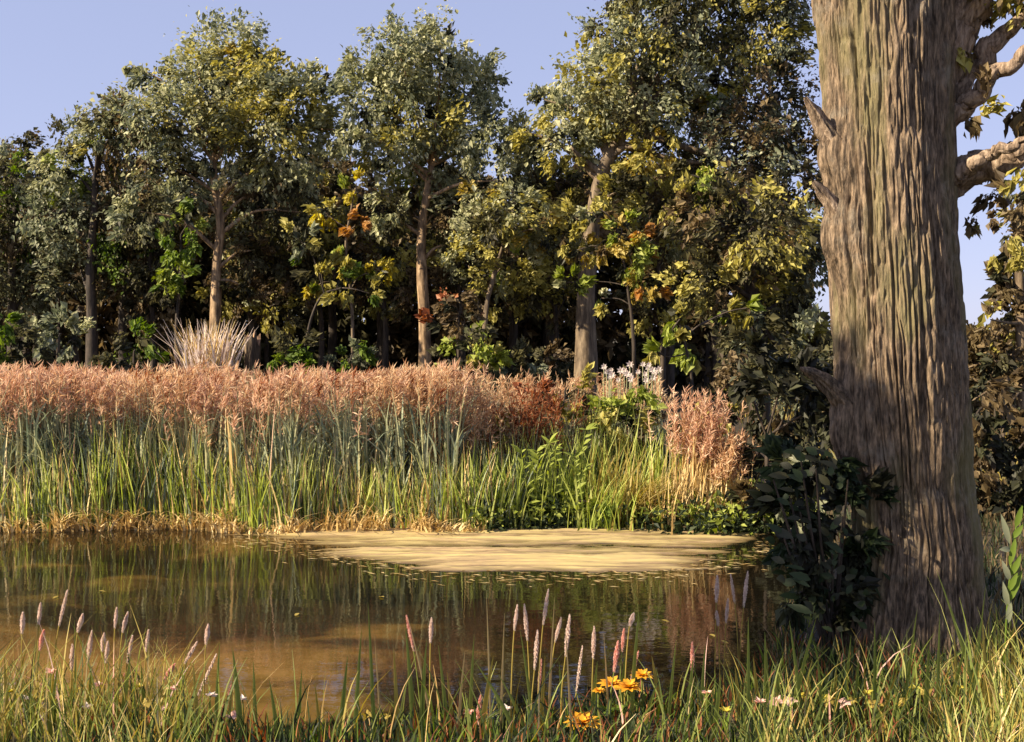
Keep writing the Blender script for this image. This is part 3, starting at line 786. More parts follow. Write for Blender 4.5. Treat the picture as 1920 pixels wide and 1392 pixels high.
def stump(name, label, px, Ybase, rad, hgt, bark, lean=0.05, seed=1):
    x = (px - 960) / F * Ybase
    z0 = gzs(x, Ybase)
    t = thing(name, label, 'stump', (x, Ybase, z0))
    n = 12; ns = 20
    path = np.stack([lean * np.linspace(0, 1, n) * hgt, np.zeros(n), np.linspace(-0.1, hgt, n)], 1)
    tt = np.linspace(0, 1, n)
    V, Fc = tube_arrays(path, rad * (1 + 0.45 * np.exp(-tt * 7)), ns, 0.22, seed)
    V = V.reshape(n, ns, 3)
    V[-1, :, 2] += rng.normal(size=ns) * hgt * 0.06
    G().add(V.reshape(-1, 3), Fc).obj('trunk', M[bark], t, True)
    g = G()
    ring = V[-1]; cen = ring.mean(0) - np.array([0, 0, hgt * 0.04])
    g.add(np.vstack([ring, cen]), np.stack([np.arange(ns), (np.arange(ns) + 1) % ns, np.full(ns, ns)], 1))
    g.obj('broken_top', M['bark_oak_core'], t)
    return t


stump('tree_stump', 'tall dark broken stump right of the straw tuft', 472, 24.5, 0.17, at(472, 640, 24.5)[2] - 0.4, 'bark_brown', 0.02, 4)

# ------------------------------------------------------------------ the reed bed
def reeds(g, x, y, h, plume_mat, pl=0.27, wid=0.022, leaves=3, straw=0.1):
    """stems (0), leaves (1), plumes (2)"""
    n = len(x)
    b = np.stack([x, y, gz(x, y) - 0.02], 1)
    lean = rng.normal(size=(n, 2)) * 0.085 + np.array([0.02, 0])
    pl = pl * rng.uniform(0.6, 1.7, n)
    g.add(*blade_arrays(b, h, lean, np.full(n, wid), 3, taper=0.4), 0)
    for k in range(leaves):
        f = rng.uniform(0.05, 0.62, n)
        bb = b.copy(); bb[:, :2] += lean * (h * f ** 1.8)[:, None]; bb[:, 2] += h * f
        hl = h * rng.uniform(0.22, 0.45, n)
        V, Fc = blade_arrays(bb, hl, rng.normal(size=(n, 2)) * 0.42, np.full(n, wid * 1.25), 3, droop=0.25)
        g.add(V, Fc, 1)
    K = 22
    i = np.repeat(np.flatnonzero(rng.random(n) < 0.3 + 1.1 * vnoise(x * 1.6 + 25, y * 0.8)), K)
    f = 1 - rng.random(len(i)) * np.minimum(pl[i] / h[i], 0.6)
    p = b[i].copy(); p[:, :2] += lean[i] * (h[i] * f ** 1.8)[:, None]; p[:, 2] += h[i] * f
    side = rng.normal(size=(len(i), 3)) * 0.5 + np.array([0.3, 0, 0.75])
    Ls = rng.uniform(0.05, 0.15, len(i))
    V, Fc = leaf_arrays(p, side, rand_dirs(len(i)), Ls, 0.006 + Ls * 0.09)
    g.add(V, Fc, np.full(len(Fc), plume_mat))


def pick(n, x0, x1, y0, y1, p=1.0):
    x = rng.uniform(x0, x1, n)
    y = y_far(x) + 0.12 + (y1 - y0) * rng.random(n) ** p + (y0 - 12.65)
    return x, y


g = G()
x, y = pick(4600, -11, -0.62, 12.75, 17.2, 1.35)
h = 1.80 - gz(x, y) - 0.020 * (y - 13) - 0.24 * np.abs(rng.normal(size=len(x))) + 0.46 * (fbm(x * 1.3, y * 0.6, 3) - 0.5) + 0.06
pink = rng.random(len(x)) < 0.15 + 0.5 * (vnoise(x * 0.9 + 70, x * 0 + 3) > 0.6)
reeds(g, x[~pink], y[~pink], h[~pink], 2)
reeds(g, x[pink], y[pink], h[pink], 3)
x, y = pick(420, -9, -0.7, 13.0, 17.0, 1.2)
k_ = fbm(x * 0.8 + 5, y * 0.8, 2) > 0.40
x, y = x[k_], y[k_]
reeds(g, x, y, 1.84 - gz(x, y) - 0.02 * (y - 13) - 0.12 * np.abs(rng.normal(size=len(x))), 4)
x, y = pick(420, -0.9, 2.2, 15.2, 17.2, 1.0)
keep = rng.random(len(x)) < 0.75
x, y = x[keep], y[keep]
reeds(g, x, y, 1.25 + 0.12 * rng.normal(size=len(x)), 2)
reed_bed = tag(g.obj('reed_bed', [M['reed_stem'], M['reed_leaf'], M['plume'], M['plume_pink'], M['leaf_rust']]), 'wide bed of green reeds with rust-orange plumes across the pond', 'reeds', kind='stuff')
# lime grass in front of the reeds
g = G()
n = 7000
x, y = pick(n, -9, 0.1, 12.60, 13.05, 1.3)
hh = (0.18 + 0.72 * rng.random(n) ** 1.7) * (0.60 + 1.0 * fbm(x * 1.7 + 60, x * 0 + 8, 3)) * (0.6 + 0.8 * vnoise(x * 2.2, x * 0 + 2))
b = np.stack([x, y, gz(x, y)], 1)
V, Fc = blade_arrays(b, hh, rng.normal(size=(n, 2)) * 0.16, rng.uniform(0.014, 0.03, n), 3)
mi = np.where(rng.random(n) < 0.16, 1, np.where(rng.random(n) < 0.3, 2, 0))
g.add(V, Fc, np.tile(mi, 3))
tag(g.obj('waterside_grass', [M['grass_lime'], M['straw'], M['reed_leaf']]), 'lime green grass along the foot of the reed bed', 'grass', kind='stuff')
g = G()
n = 420
x, y = pick(n, -9, -0.5, 12.66, 12.95, 1.0)
b = np.stack([x, y, gz(x, y)], 1)
g.add(*blade_arrays(b, rng.uniform(0.5, 1.55, n) * (0.6 + 0.6 * vnoise(x * 2.0 + 14, x * 0 + 1)), rng.normal(size=(n, 2)) * 0.10, rng.uniform(0.012, 0.026, n), 4, taper=0.5), np.tile(rng.choice([0, 0, 1], n), 4))
tag(g.obj('dead_reeds', [M['straw'], M['plume_pink']]), 'pale dead reed stems standing along the front of the reed bed', 'reeds', kind='stuff')
# dry straw at the water's edge
g = G()
n = 3600
x = rng.uniform(-9, -0.3, n)
dense = vnoise(x * 3.1 + 11, x * 0 + 5)
x = x[rng.random(n) < 0.25 + dense]; n = len(x)
y = y_far(x) + rng.uniform(-0.12, 0.22, n)
b = np.stack([x, y, np.maximum(gz(x, y), -0.03)], 1)
lean = rng.normal(size=(n, 2)) * 0.55; lean[:, 1] -= 0.25
g.add(*blade_arrays(b, rng.uniform(0.06, 0.30, n) * (0.5 + vnoise(x * 4, x * 0)), lean, rng.uniform(0.015, 0.035, n), 3, droop=0.3))
tag(g.obj('straw_fringe', M['straw']), 'pale dead straw along the waterline under the reeds', 'dry grass', kind='stuff')
# dark cover at the foot of the right bank
g = G()
n = 9000
x = rng.uniform(-0.5, 3.6, n)
y = y_far(x) + rng.uniform(-0.15, 1.6, n)
p = np.stack([x, y, np.maximum(gz(x, y), 0) + rng.random(n) ** 2 * 0.30], 1)
Ls = rng.uniform(0.05, 0.13, n)
g.add(*leaf_arrays(p, rand_dirs(n) + np.array([0, -0.2, 0.2]), rand_dirs(n) + np.array([0, -.4, .8]), Ls, Ls * 0.5), np.tile((rng.random(n) < 0.12 + 0.4 * (p[:, 2] > 0.12)).astype(int), 2))
tag(g.obj('ground_cover', [M['grass_dark'], M['leaf_lime']]), 'dark low leaves along the foot of the right bank', 'ground cover', kind='stuff')


# ------------------------------------------------------------------ plants of the far bank, right half
def blade_clump(name, label, cat, px, Y, spread, top_px, n, mat, lean=(0, 0), leanj=0.15, w=0.02, hmin=0.5, part='blades', plume=None, nseg=4, droop=0.05, group=None):
    x0 = (px - 960) / F * Y
    t = thing(name, label, cat, (0, 0, 0), group)
    g = G()
    b = np.stack([x0 + rng.normal(size=n) * spread, Y + rng.normal(size=n) * spread * 0.6, np.zeros(n)], 1)
    b[:, 2] = gz(b[:, 0], b[:, 1]) - 0.01
    H = at(px, top_px, Y)[2] - b[:, 2].mean()
    h = H * rng.uniform(hmin, 1.05, n)
    ln = rng.normal(size=(n, 2)) * leanj + np.array(lean)
    g.add(*blade_arrays(b, h, ln, w * rng.uniform(0.6, 1.3, n), nseg, droop=droop))
    o = g.obj(part, M[mat], t); o['kind'] = 'stuff'
    if plume:
        i = np.repeat(np.arange(n), 22)
        f = 1 - rng.random(len(i)) * 0.3
        p = b[i].copy(); p[:, :2] += ln[i] * (h[i] * f ** 1.8)[:, None]; p[:, 2] += h[i] * (f - droop * f ** 3)
        Ls = rng.uniform(0.05, 0.13, len(i))
        o = G().add(*leaf_arrays(p, rng.normal(size=(len(i), 3)) * 0.5 + np.array([0.2, 0, 0.75]), rand_dirs(len(i)), Ls, 0.006 + Ls * 0.1)).obj('plumes', M[plume], t)
        o['kind'] = 'stuff'
    return t


blade_clump('reed_clump', 'pinkish plumed reed clump at the right end of the far bank', 'reeds', 1300, 13.2, 0.19, 728, 110, 'straw', (0.02, 0), 0.08, 0.018, 0.6, plume='plume_pink')
blade_clump('reed_clump', 'orange dry reed clump next to the dark bush', 'reeds', 1362, 13.0, 0.14, 800, 70, 'straw', (0.0, 0), 0.12, 0.018, 0.5, plume='plume')
blade_clump('reed_clump', 'rust-brown reeds where the reed bed thins out', 'reeds', 830, 13.3, 0.22, 735, 80, 'reed_stem', (0.04, 0), 0.08, 0.018, 0.6, plume='plume')
blade_clump('reed_clump', 'tan dry reeds right of the reed bed, behind the lime plant', 'reeds', 895, 13.9, 0.24, 735, 110, 'reed_stem', (0.03, 0), 0.10, 0.02, 0.55, plume='plume')
blade_clump('reed_clump', 'brick-red plumed reeds above the lime plant', 'reeds', 1000, 13.8, 0.20, 725, 90, 'reed_stem', (0.02, 0), 0.10, 0.018, 0.6, plume='leaf_rust')
blade_clump('reed_clump', 'olive green reeds right of the brick-red reeds', 'reeds', 1120, 13.9, 0.26, 745, 130, 'grass_front', (0.03, 0), 0.12, 0.026, 0.5)
blade_clump('reed_clump', 'yellow-green blades below the pale flowers', 'reeds', 1215, 13.6, 0.22, 790, 110, 'grass_lime', (0.05, 0), 0.14, 0.026, 0.45)
blade_clump('grass_clump', 'bright lime grass clump at the waterline left of the lime plant', 'grass', 915, 12.85, 0.20, 870, 150, 'grass_lime', (0.03, -0.05), 0.2, 0.024, 0.35)
blade_clump('grass_clump', 'bright lime grass clump at the waterline right of the lime plant', 'grass', 1130, 12.85, 0.20, 880, 150, 'grass_lime', (0.05, -0.05), 0.22, 0.024, 0.35)
blade_clump('grass_clump', 'yellow grass clump between lime plant and golden straw', 'grass', 1165, 13.0, 0.22, 820, 140, 'grass_yellow', (0.05, 0), 0.2, 0.022, 0.4)
blade_clump('grass_clump', 'yellow-green grass clump behind the lime plant', 'grass', 1040, 13.3, 0.34, 790, 190, 'grass_lime', (0.0, 0), 0.16, 0.022, 0.4)
blade_clump('straw_clump', 'low straw edge under the orange dry reeds', 'dry grass', 1375, 12.9, 0.16, 905, 110, 'straw', (0.05, -0.1), 0.3, 0.02, 0.3)
blade_clump('straw_clump', 'golden straw clump leaning right over the bank', 'dry grass', 1185, 12.95, 0.10, 880, 110, 'grass_yellow', (0.75, -0.1), 0.22, 0.022, 0.4)
blade_clump('straw_clump', 'pale upright straw clump below the pink reeds', 'dry grass', 1275, 12.9, 0.22, 860, 130, 'straw', (0.05, -0.05), 0.2, 0.02, 0.35)
blade_clump('straw_clump', 'bright straw tuft at the right tip of the reed bed', 'dry grass', 815, 12.75, 0.13, 915, 80, 'straw', (0.0, -0.1), 0.3, 0.022, 0.35)
blade_clump('straw_clump', 'short straw tuft at the waterline below the reeds, centre left', 'dry grass', 640, 12.72, 0.20, 930, 90, 'straw', (0.05, -0.2), 0.3, 0.022, 0.35)
blade_clump('pale_reed', 'single tall pale yellow reed standing out from the bed', 'reed', 436, 12.75, 0.012, 770, 4, 'straw', (-0.03, 0), 0.03, 0.05, 0.85)
for px, Y, lobes, lab in [
        (1000, 14.2, [(1000, 755, 38, ['leaf_rust']), (985, 815, 30, ['leaf_rust', 'leaf_brown'])], 'brick-red bush behind the lime green plants'),
        (935, 14.0, [(935, 780, 26, ['leaf_lime', 'leaf_olive']), (925, 830, 26, ['leaf_olive', 'leaf_brown'])], 'narrow lime bush left of the brick-red bush'),
        (1160, 14.5, [(1150, 800, 52, ['leaf_olive', 'leaf_lime', 'leaf_olive']), (1195, 770, 44, ['leaf_olive', 'leaf_lime']), (1110, 770, 40, ['leaf_lime', 'leaf_olive']), (1165, 870, 46, ['leaf_lime', 'leaf_olive'])], 'olive bush between the red bush and pink reeds'),
        (945, 12.95, [(925, 930, 22, ['leaf_lime', 'leaf_green']), (965, 935, 24, ['leaf_lime']), (900, 905, 16, ['leaf_lime', 'leaf_green'])], 'low lime plant at the waterline left of the tall leaves'),
        (1110, 12.9, [(1085, 940, 24, ['leaf_lime', 'leaf_olive']), (1130, 945, 22, ['leaf_lime', 'leaf_green'])], 'low lime plant at the waterline right of the tall leaves'),
        (1330, 14.6, [(1340, 760, 40, ['leaf_dark', 'leaf_olive']), (1380, 720, 48, ['leaf_dark', 'leaf_brown']), (1330, 860, 44, ['leaf_dark', 'leaf_brown'])], 'dark bush behind the orange dry reeds'),
        (1050, 15.5, [(1060, 730, 44, ['leaf_olive', 'leaf_brown']), (1010, 850, 50, ['leaf_dark', 'leaf_brown']), (900, 860, 50, ['leaf_dark', 'leaf_brown']), (1240, 830, 55, ['leaf_dark', 'leaf_brown'])], 'dark undergrowth behind the lime green plants')]:
    tree('shrub', lab, 'shrub', Y, px, [(px, lobes[-1][1] + 20), (px, lobes[0][1])], 0.018, 0.01, lobes, gd, 'bark_dark', L=0.085, group='bushes on the far bank', yj=0.1, dens=1.15)


def leaf_piece(parent, base, tip, w, mat, nrm=(-0.2, -1, 0.25), name='leaf', bend=0.0):
    base = np.asarray(base, float); tip = np.asarray(tip, float)
    d = tip - base; L = np.linalg.norm(d)
    V, Fc = leaf_arrays(base[None], d[None], np.asarray(nrm, float)[None], [L], [w], fold=0.12, fine=True)
    return G().add(V, Fc).obj(name, M[mat], parent, True)


# broad lime leaves
t = thing('broad_leaved_plant', 'tall lime plant with broad upright leaves at the far waterline', 'plant')
for k in range(9):
    bx = 1035 + rng.normal() * 36; tx = bx + rng.normal() * 20; ty = rng.uniform(800, 890)
    Yp = 12.95 + rng.uniform(-0.2, 0.15)
    b = at(bx, 975, Yp); b[2] = gzs(b[0], Yp) - 0.01
    pth = smooth_path([b, at((bx + tx) / 2 + rng.normal() * 5, (ty + 965) / 2, Yp), at(tx, ty, Yp - 0.05)], 12)
    stm = G().add(*tube_arrays(pth, np.linspace(.009, .003, 12), 6)).obj('stem', M['leaf_lime'], t, True)
    for q in range(14):
        b = pth[min(11, 1 + q)]
        d = np.array([rng.choice([-1, 1]) * rng.uniform(0.4, 1.0), -0.35 + rng.normal() * 0.3, rng.uniform(0.3, 1.1)])
        leaf_piece(stm, b, b + unit(d) * rng.uniform(0.08, 0.17), rng.uniform(0.03, 0.055), 'leaf_lime', nrm=(rng.normal() * 0.5, -0.7, 0.8))

# pale flowers
t = thing('flowering_plant', 'cluster of pale pinkish white flowers above the right bank', 'flowers')
Yp = 15.0
cx = at(1180, 720, Yp)
for k in range(26):
    px, py = [(1128, 690), (1140, 685), (1150, 700), (1180, 700), (1200, 690), (1215, 695), (1225, 690), (1190, 712), (1170, 690), (1160, 708), (1210, 712), (1228, 705), (1140, 705)][k % 13]
    pc = at(px + rng.normal() * 7, py + rng.normal() * 6, Yp + rng.normal() * 0.15)
    n = 7
    th = np.arange(n) / n * 6.283
    dd = np.stack([np.cos(th), -0.35 + 0 * th, np.sin(th)], 1)
    Ls = np.full(n, rng.uniform(0.035, 0.06))
    G().add(*leaf_arrays(np.tile(pc, (n, 1)), dd, np.tile([0, -1, 0.2], (n, 1)), Ls, Ls * 0.6)).obj('flower_head', M['petal_white'], t)
    zb = gzs(pc[0] * 0.97 + cx[0] * 0.03, Yp + 0.2)
    V, Fc = tube_arrays(smooth_path([(pc[0] * .9 + cx[0] * .1, Yp + 0.1, zb), (pc[0], Yp, (zb + pc[2]) / 2), pc], 6), np.full(6, 0.006), 5)
    G().add(V, Fc).obj('stem', M['reed_stem'], t)

# ------------------------------------------------------------------ the oak
oak = thing('oak_tree', 'massive old oak trunk filling the right side of the picture', 'tree')
OY = 6.5
zs = np.linspace(0.0, 6.6, 440)
NS = 720
cpx = np.interp(zs, [0.3, 1.0, 2.0, 3.0, 4.2, 6.6], [1702, 1716, 1690, 1668, 1648, 1640])
rpx = np.interp(zs, [0.2, 0.45, 0.8, 1.3, 2.0, 2.8, 3.4, 4.3, 6.6], [158, 128, 112, 106, 114, 110, 108, 124, 104])
cx = (cpx - 960) * mpp(OY)
rad = rpx * mpp(OY)
TH, Z = np.meshgrid(np.arange(NS) / NS * 2 * math.pi, zs)


def pnoise(th, z, fth, fz, o):
    k = int(fth)
    a = th / (2 * math.pi) * k
    xi = np.floor(a).astype(int); f = a - xi; f = f * f * (3 - 2 * f)
    yy = z * fz + o
    yi = np.floor(yy).astype(int); g_ = yy - yi; g_ = g_ * g_ * (3 - 2 * g_)
    A = _lat[(xi % k + 37 * int(o)) & 255, yi & 255]; B = _lat[((xi + 1) % k + 37 * int(o)) & 255, yi & 255]
    C = _lat[(xi % k + 37 * int(o)) & 255, (yi + 1) & 255]; D = _lat[((xi + 1) % k + 37 * int(o)) & 255, (yi + 1) & 255]
    return (A * (1 - f) + B * f) * (1 - g_) + (C * (1 - f) + D * f) * g_


warp = 0.07 * (pnoise(TH, Z, 16, 1.6, 3) - 0.5) + 0.035 * (pnoise(TH, Z, 60, 5.0, 5) - 0.5)
rid = sstep(0.0, 0.34, np.abs(2 * pnoise((TH + warp) % (2 * math.pi), Z, 62, 1.1, 7) - 1))
rid2 = sstep(0.0, 0.45, np.abs(2 * pnoise((TH + warp * 1.2) % (2 * math.pi), Z, 120, 5.5, 9) - 1))
comb = pnoise((TH + warp * 0.8) % (2 * math.pi), Z, 240, 3.4, 15)
fine = pnoise(TH, Z, 230, 15.0, 11)
lump = pnoise(TH, Z, 7, 0.8, 13) - 0.5
root_l = np.exp(-np.maximum(Z - 0.25, 0) * 2.2) * (0.5 + 0.5 * np.cos(TH * 5 + 0.6))
D = 0.025 * (rid - 0.6) + 0.013 * (rid2 - 0.6) + 0.018 * (comb - 0.5) + 0.008 * (fine - 0.5) + 0.07 * lump + 0.11 * root_l
RR = rad[:, None] + D
# burr swelling on the left side at the height of the lowest stub
for bz, ba, bs in ((3.27, 0.10, 0.20), (2.80, 0.10, 0.20), (1.66, 0.13, 0.30)):
    RR += ba * np.exp(-((Z - bz) / bs) ** 2 - ((TH - math.pi - 0.3) / 0.38) ** 2)
V = np.stack([cx[:, None] + np.cos(TH) * RR, OY + np.sin(TH) * RR, Z + 0 * TH], 2).reshape(-1, 3)
i, j = np.meshgrid(np.arange(len(zs) - 1), np.arange(NS), indexing='ij')
Fc = np.stack([i * NS + j, i * NS + (j + 1) % NS, (i + 1) * NS + (j + 1) % NS, (i + 1) * NS + j], 2).reshape(-1, 4)
G().add(V, Fc).obj('trunk', M['bark_oak'], oak, True)


BOUGHS = []


def bough(pts_px, r0, r1, name='branch', mat='bark_limb', n=40, ns=26, yoff=None, seed=1, label=None, amp=0.22):
    pts = [at(px, py, OY + dy) for px, py, dy in pts_px]
    path = smooth_path(pts, n)
    rr = np.linspace(r0, r1, n) if name != 'branch_stub' else r1 + (r0 - r1) * (1 - np.linspace(0, 1, n)) ** 0.8
    if name != 'branch_stub':
        path = path + (np.stack([vnoise(np.arange(n) * .35 + seed * 7, np.full(n, k + seed)) for k in range(3)], 1) - 0.5) * r0 * 0.7
    V, Fc = tube_arrays(path, rr, ns, amp, seed)
    o = G().add(V, Fc).obj(name, M[mat], oak, True)
    if label: o['label'] = label
    if name == 'branch': BOUGHS.append((o, path))
    return path


p1 = bough([(1690, 400, 0.1), (1780, 345, 0.0), (1860, 315, -0.1), (1930, 280, -0.3), (2050, 210, -0.5)], 0.11, 0.05, seed=2, label='thick branch reaching right', n=60)
p2 = bough([(1680, 330, 0.05), (1728, 190, 0.0), (1772, 70, 0.0), (1815, -60, -0.05), (1880, -220, -0.1)], 0.19, 0.11, seed=3, label='heavy limb forking up to the right', n=60, ns=44, amp=0.15)
p3 = bough([(1735, 200, 0.0), (1800, 150, 0.0), (1870, 75, -0.1), (1960, 10, -0.2)], 0.085, 0.03, seed=5, n=50)
p4 = bough([(1740, 270, 0.0), (1810, 200, -0.15), (1880, 130, -0.25), (1960, 85, -0.4)], 0.07, 0.025, seed=6, n=50)
p5 = bough([(1780, 340, -0.1), (1850, 290, -0.3), (1930, 262, -0.5)], 0.055, 0.015, seed=7)
bough([(1600, 320, -0.1), (1560, 262, -0.12), (1534, 222, -0.15), (1510, 182, -0.2)], 0.075, 0.008, 'branch_stub', 'bark_limb', 26, 34, seed=8, label='upper broken stub, sunlit', amp=0.45)
bough([(1620, 470, -0.1), (1580, 412, -0.12), (1550, 370, -0.15), (1524, 340, -0.2)], 0.075, 0.008, 'branch_stub', 'bark_limb', 26, 34, seed=9, label='middle broken stub, sunlit', amp=0.45)
bough([(1660, 860, -0.1), (1610, 790, -0.12), (1565, 735, -0.15), (1530, 705, -0.2), (1500, 690, -0.2)], 0.085, 0.006, 'branch_stub', 'bark_oak', 30, 34, seed=10, label='lowest and longest broken stub on the left', amp=0.45)
# upper limbs and leaves
bough([(1640, -250, 0.0), (1600, -420, 0.3), (1500, -600, 0.6)], 0.2, 0.08, seed=12)
lobes = [(1840, 60, 38), (1905, 30, 46), (1830, 200, 36), (1880, 300, 30), (1855, 345, 30), (1930, 190, 44), (1800, 100, 26), (1910, 360, 30), (1960, 330, 60), (1790, 300, 22), (1820, 420, 20),
         (1950, -60, 110), (1800, -160, 110), (1900, -300, 160)]
for px, py, rp in lobes:
    Yl = OY + rng.uniform(-0.5, 0.25)
    g = G()
    n = int(0.085 * rp * rp) + 30
    clump_geo(g, at(px, py, Yl), rp * mpp(Yl), n, 0.06, [0, 1, 2], csize=0.34, shell=0.35)
    o = g.obj('leaf_clump', [M['leaf_oak'], M['leaf_olive'], M['leaf_brown']], min(BOUGHS, key=lambda b_: np.linalg.norm(b_[1] - at(px, py, Yl), axis=1).min())[0])
    o['kind'] = 'stuff'

# ------------------------------------------------------------------ at the foot of the oak
t = thing('leafy_shrub', 'dark green large-leaved shrub against the left foot of the oak', 'shrub')
Yp = 6.25
xb = (1560 - 960) * mpp(Yp); zb = gzs(xb, Yp)
tips = [(1450, 900), (1475, 870), (1500, 850), (1515, 835), (1530, 880), (1560, 870), (1590, 900), (1610, 930), (1480, 930), (1455, 960), (1500, 960), (1540, 940), (1580, 970), (1620, 1000), (1470, 1010), (1520, 1010), (1560, 1030), (1600, 1060), (1630, 1080), (1500, 1060), (1540, 1080), (1580, 1100), (1470, 1075), (1610, 1130), (1550, 1130), (1510, 1120)]
for k in range(6 * len(tips)):
    px, py = tips[k % len(tips)]
    px += rng.normal() * 18; py += rng.normal() * 18
    yy = Yp + rng.uniform(-0.30, 0.1)
    tip = at(px, py, yy)
    base = tip + np.array([(xb - tip[0]) * 0.2 + rng.normal() * 0.04, rng.normal() * 0.04, -0.04 - 0.05 * rng.random()])
    leaf_piece(t, base, tip + np.array([0, 0, -0.03]), rng.uniform(0.028, 0.055), ['grass_dark', 'leaf_painted_shade', 'leaf_painted_shade', 'grass_dark'][k % 4] if k % 13 else 'leaf_dark', nrm=(rng.normal() * 0.5 - 0.2, -0.8, 0.7))  # green leaves darkened, shade over the shrub put into their colour
for k in range(9):
    px, py = tips[k * 2]
    V, Fc = tube_arrays(smooth_path([(xb + rng.normal() * 0.06, Yp - 0.05, zb - 0.03), at((px + 1560) / 2, (py + 1250) / 2, Yp - 0.05), at(px, py, Yp - 0.1)], 9), np.linspace(0.014, 0.005, 9), 6)
    G().add(V, Fc).obj('stem', M['bark_dark'], t, True)
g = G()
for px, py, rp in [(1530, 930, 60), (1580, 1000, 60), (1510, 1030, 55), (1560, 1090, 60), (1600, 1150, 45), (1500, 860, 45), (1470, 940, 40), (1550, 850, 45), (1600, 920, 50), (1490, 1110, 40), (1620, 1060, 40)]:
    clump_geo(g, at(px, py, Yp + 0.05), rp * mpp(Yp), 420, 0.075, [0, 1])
o = g.obj('inner_leaves', [M['grass_dark'], M['leaf_painted_shade']], t); o['kind'] = 'stuff'




# ------------------------------------------------------------------ near bank: grass
def meadow(name, label, n, xr, yr, hr, mats, w=(0.006, 0.014), hmap=None, fm=None, lean=0.28, dens=None):
    x = rng.uniform(*xr, n); y = rng.uniform(*yr, n)
    keep = (y < y_near(x) + 0.1) & (np.hypot(x - 2.32, y - OY) > 0.42)
    if dens is not None:
        keep &= rng.random(n) < dens(x, y)
    x, y = x[keep], y[keep]; k = len(x)
    h = rng.uniform(*hr, k) * (hmap(x, y) if hmap else 1)
    b = np.stack([x, y, gz(x, y) - 0.01], 1)
    V, Fc = blade_arrays(b, h, rng.normal(size=(k, 2)) * lean, rng.uniform(*w, k), 4, droop=0.12)
    mi = fm(x, y) if fm else np.zeros(k, int)
    return tag(G().add(V, Fc, np.tile(mi, 4)).obj(name, [M[q] for q in mats]), label, 'grass', kind='stuff')


def front_mix(x, y):
    u = rng.random(len(x))
    px = 960 + x / y * F
    gold = 0.14 + 0.22 * ((px < 330) | (px > 1800))
    return np.where(u < gold, 1, np.where(u < gold + 0.12, 2, np.where(u > 0.93, 3, np.where(u > 0.915, 4, 0))))


def middle_gap(x, y):
    px = 960 + x / y * F
    d = sstep(450, 250, px) + sstep(1350, 1520, px)
    d = d * np.where((y > 5.35) & (x > 0.9), 0.25, 1)
    tuft = sstep(0.40, 0.58, fbm(x * 3.6 + 9, y * 3.6, 3) + 0.04)
    return np.clip(0.10 + d * 0.9 * (0.2 + 0.8 * tuft), 0, 1)


meadow('grass', 'yellow-green grass along the near bank in the foreground', 24000, (-3.6, 4.2), (3.6, 7.0), (0.10, 0.42), ['grass_front', 'grass_yellow', 'grass_dark', 'straw', 'spike_pink'],
       hmap=lambda x, y: (0.55 + 0.8 * vnoise(x * 2.1 + 5, y * 2.1)) * np.where(960 + x / y * F > 1780, 1.75, np.where(960 + x / y * F < 430, 1.3, 1.0)) * np.where((y > 5.5) & (x > 0.8), 0.45, 1), fm=front_mix, dens=middle_gap)
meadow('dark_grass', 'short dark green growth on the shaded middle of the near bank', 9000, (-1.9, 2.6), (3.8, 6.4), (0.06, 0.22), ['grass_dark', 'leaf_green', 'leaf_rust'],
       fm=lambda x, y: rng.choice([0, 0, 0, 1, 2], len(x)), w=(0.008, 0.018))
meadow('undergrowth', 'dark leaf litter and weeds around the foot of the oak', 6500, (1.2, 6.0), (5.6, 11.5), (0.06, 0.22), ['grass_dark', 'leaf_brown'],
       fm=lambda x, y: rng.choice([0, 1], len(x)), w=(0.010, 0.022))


# tall separate blades, each one alone
def tall_blade(label, px0, py0, px1, py1, Y, w, mat, group, bend=0.15):
    b = at(px0, py0, Y); b[2] = gzs(b[0], Y) - 0.02
    b[0] += (px0 - px1) * mpp(Y) * 0.2
    tip = at(px1, py1, Y - 0.05)
    n = 9
    t = np.linspace(0, 1, n)[:, None]
    mid = (b + tip) / 2; mid[0] -= (tip[0] - b[0]) * bend
    path = (1 - t) ** 2 * b + 2 * t * (1 - t) * mid + t ** 2 * tip
    ww = w * (1 - t[:, 0] ** 2.2) * 0.5 + 0.0006
    side = np.array([0.95, 0.3, 0])
    dn = np.array([0.1, -0.35, 0.0]) * 0.5
    V = np.concatenate([(path - side * ww[:, None])[:, None], (path + dn * ww[:, None])[:, None], (path + side * ww[:, None])[:, None]], 1).reshape(-1, 3)
    k = np.arange(n - 1) * 3
    Fc = np.concatenate([np.stack([k, k + 1, k + 4, k + 3], 1), np.stack([k + 1, k + 2, k + 5, k + 4], 1)])
    return tag(G().add(V, Fc).obj('sedge', M[mat], None, True), label, 'sedge', group)


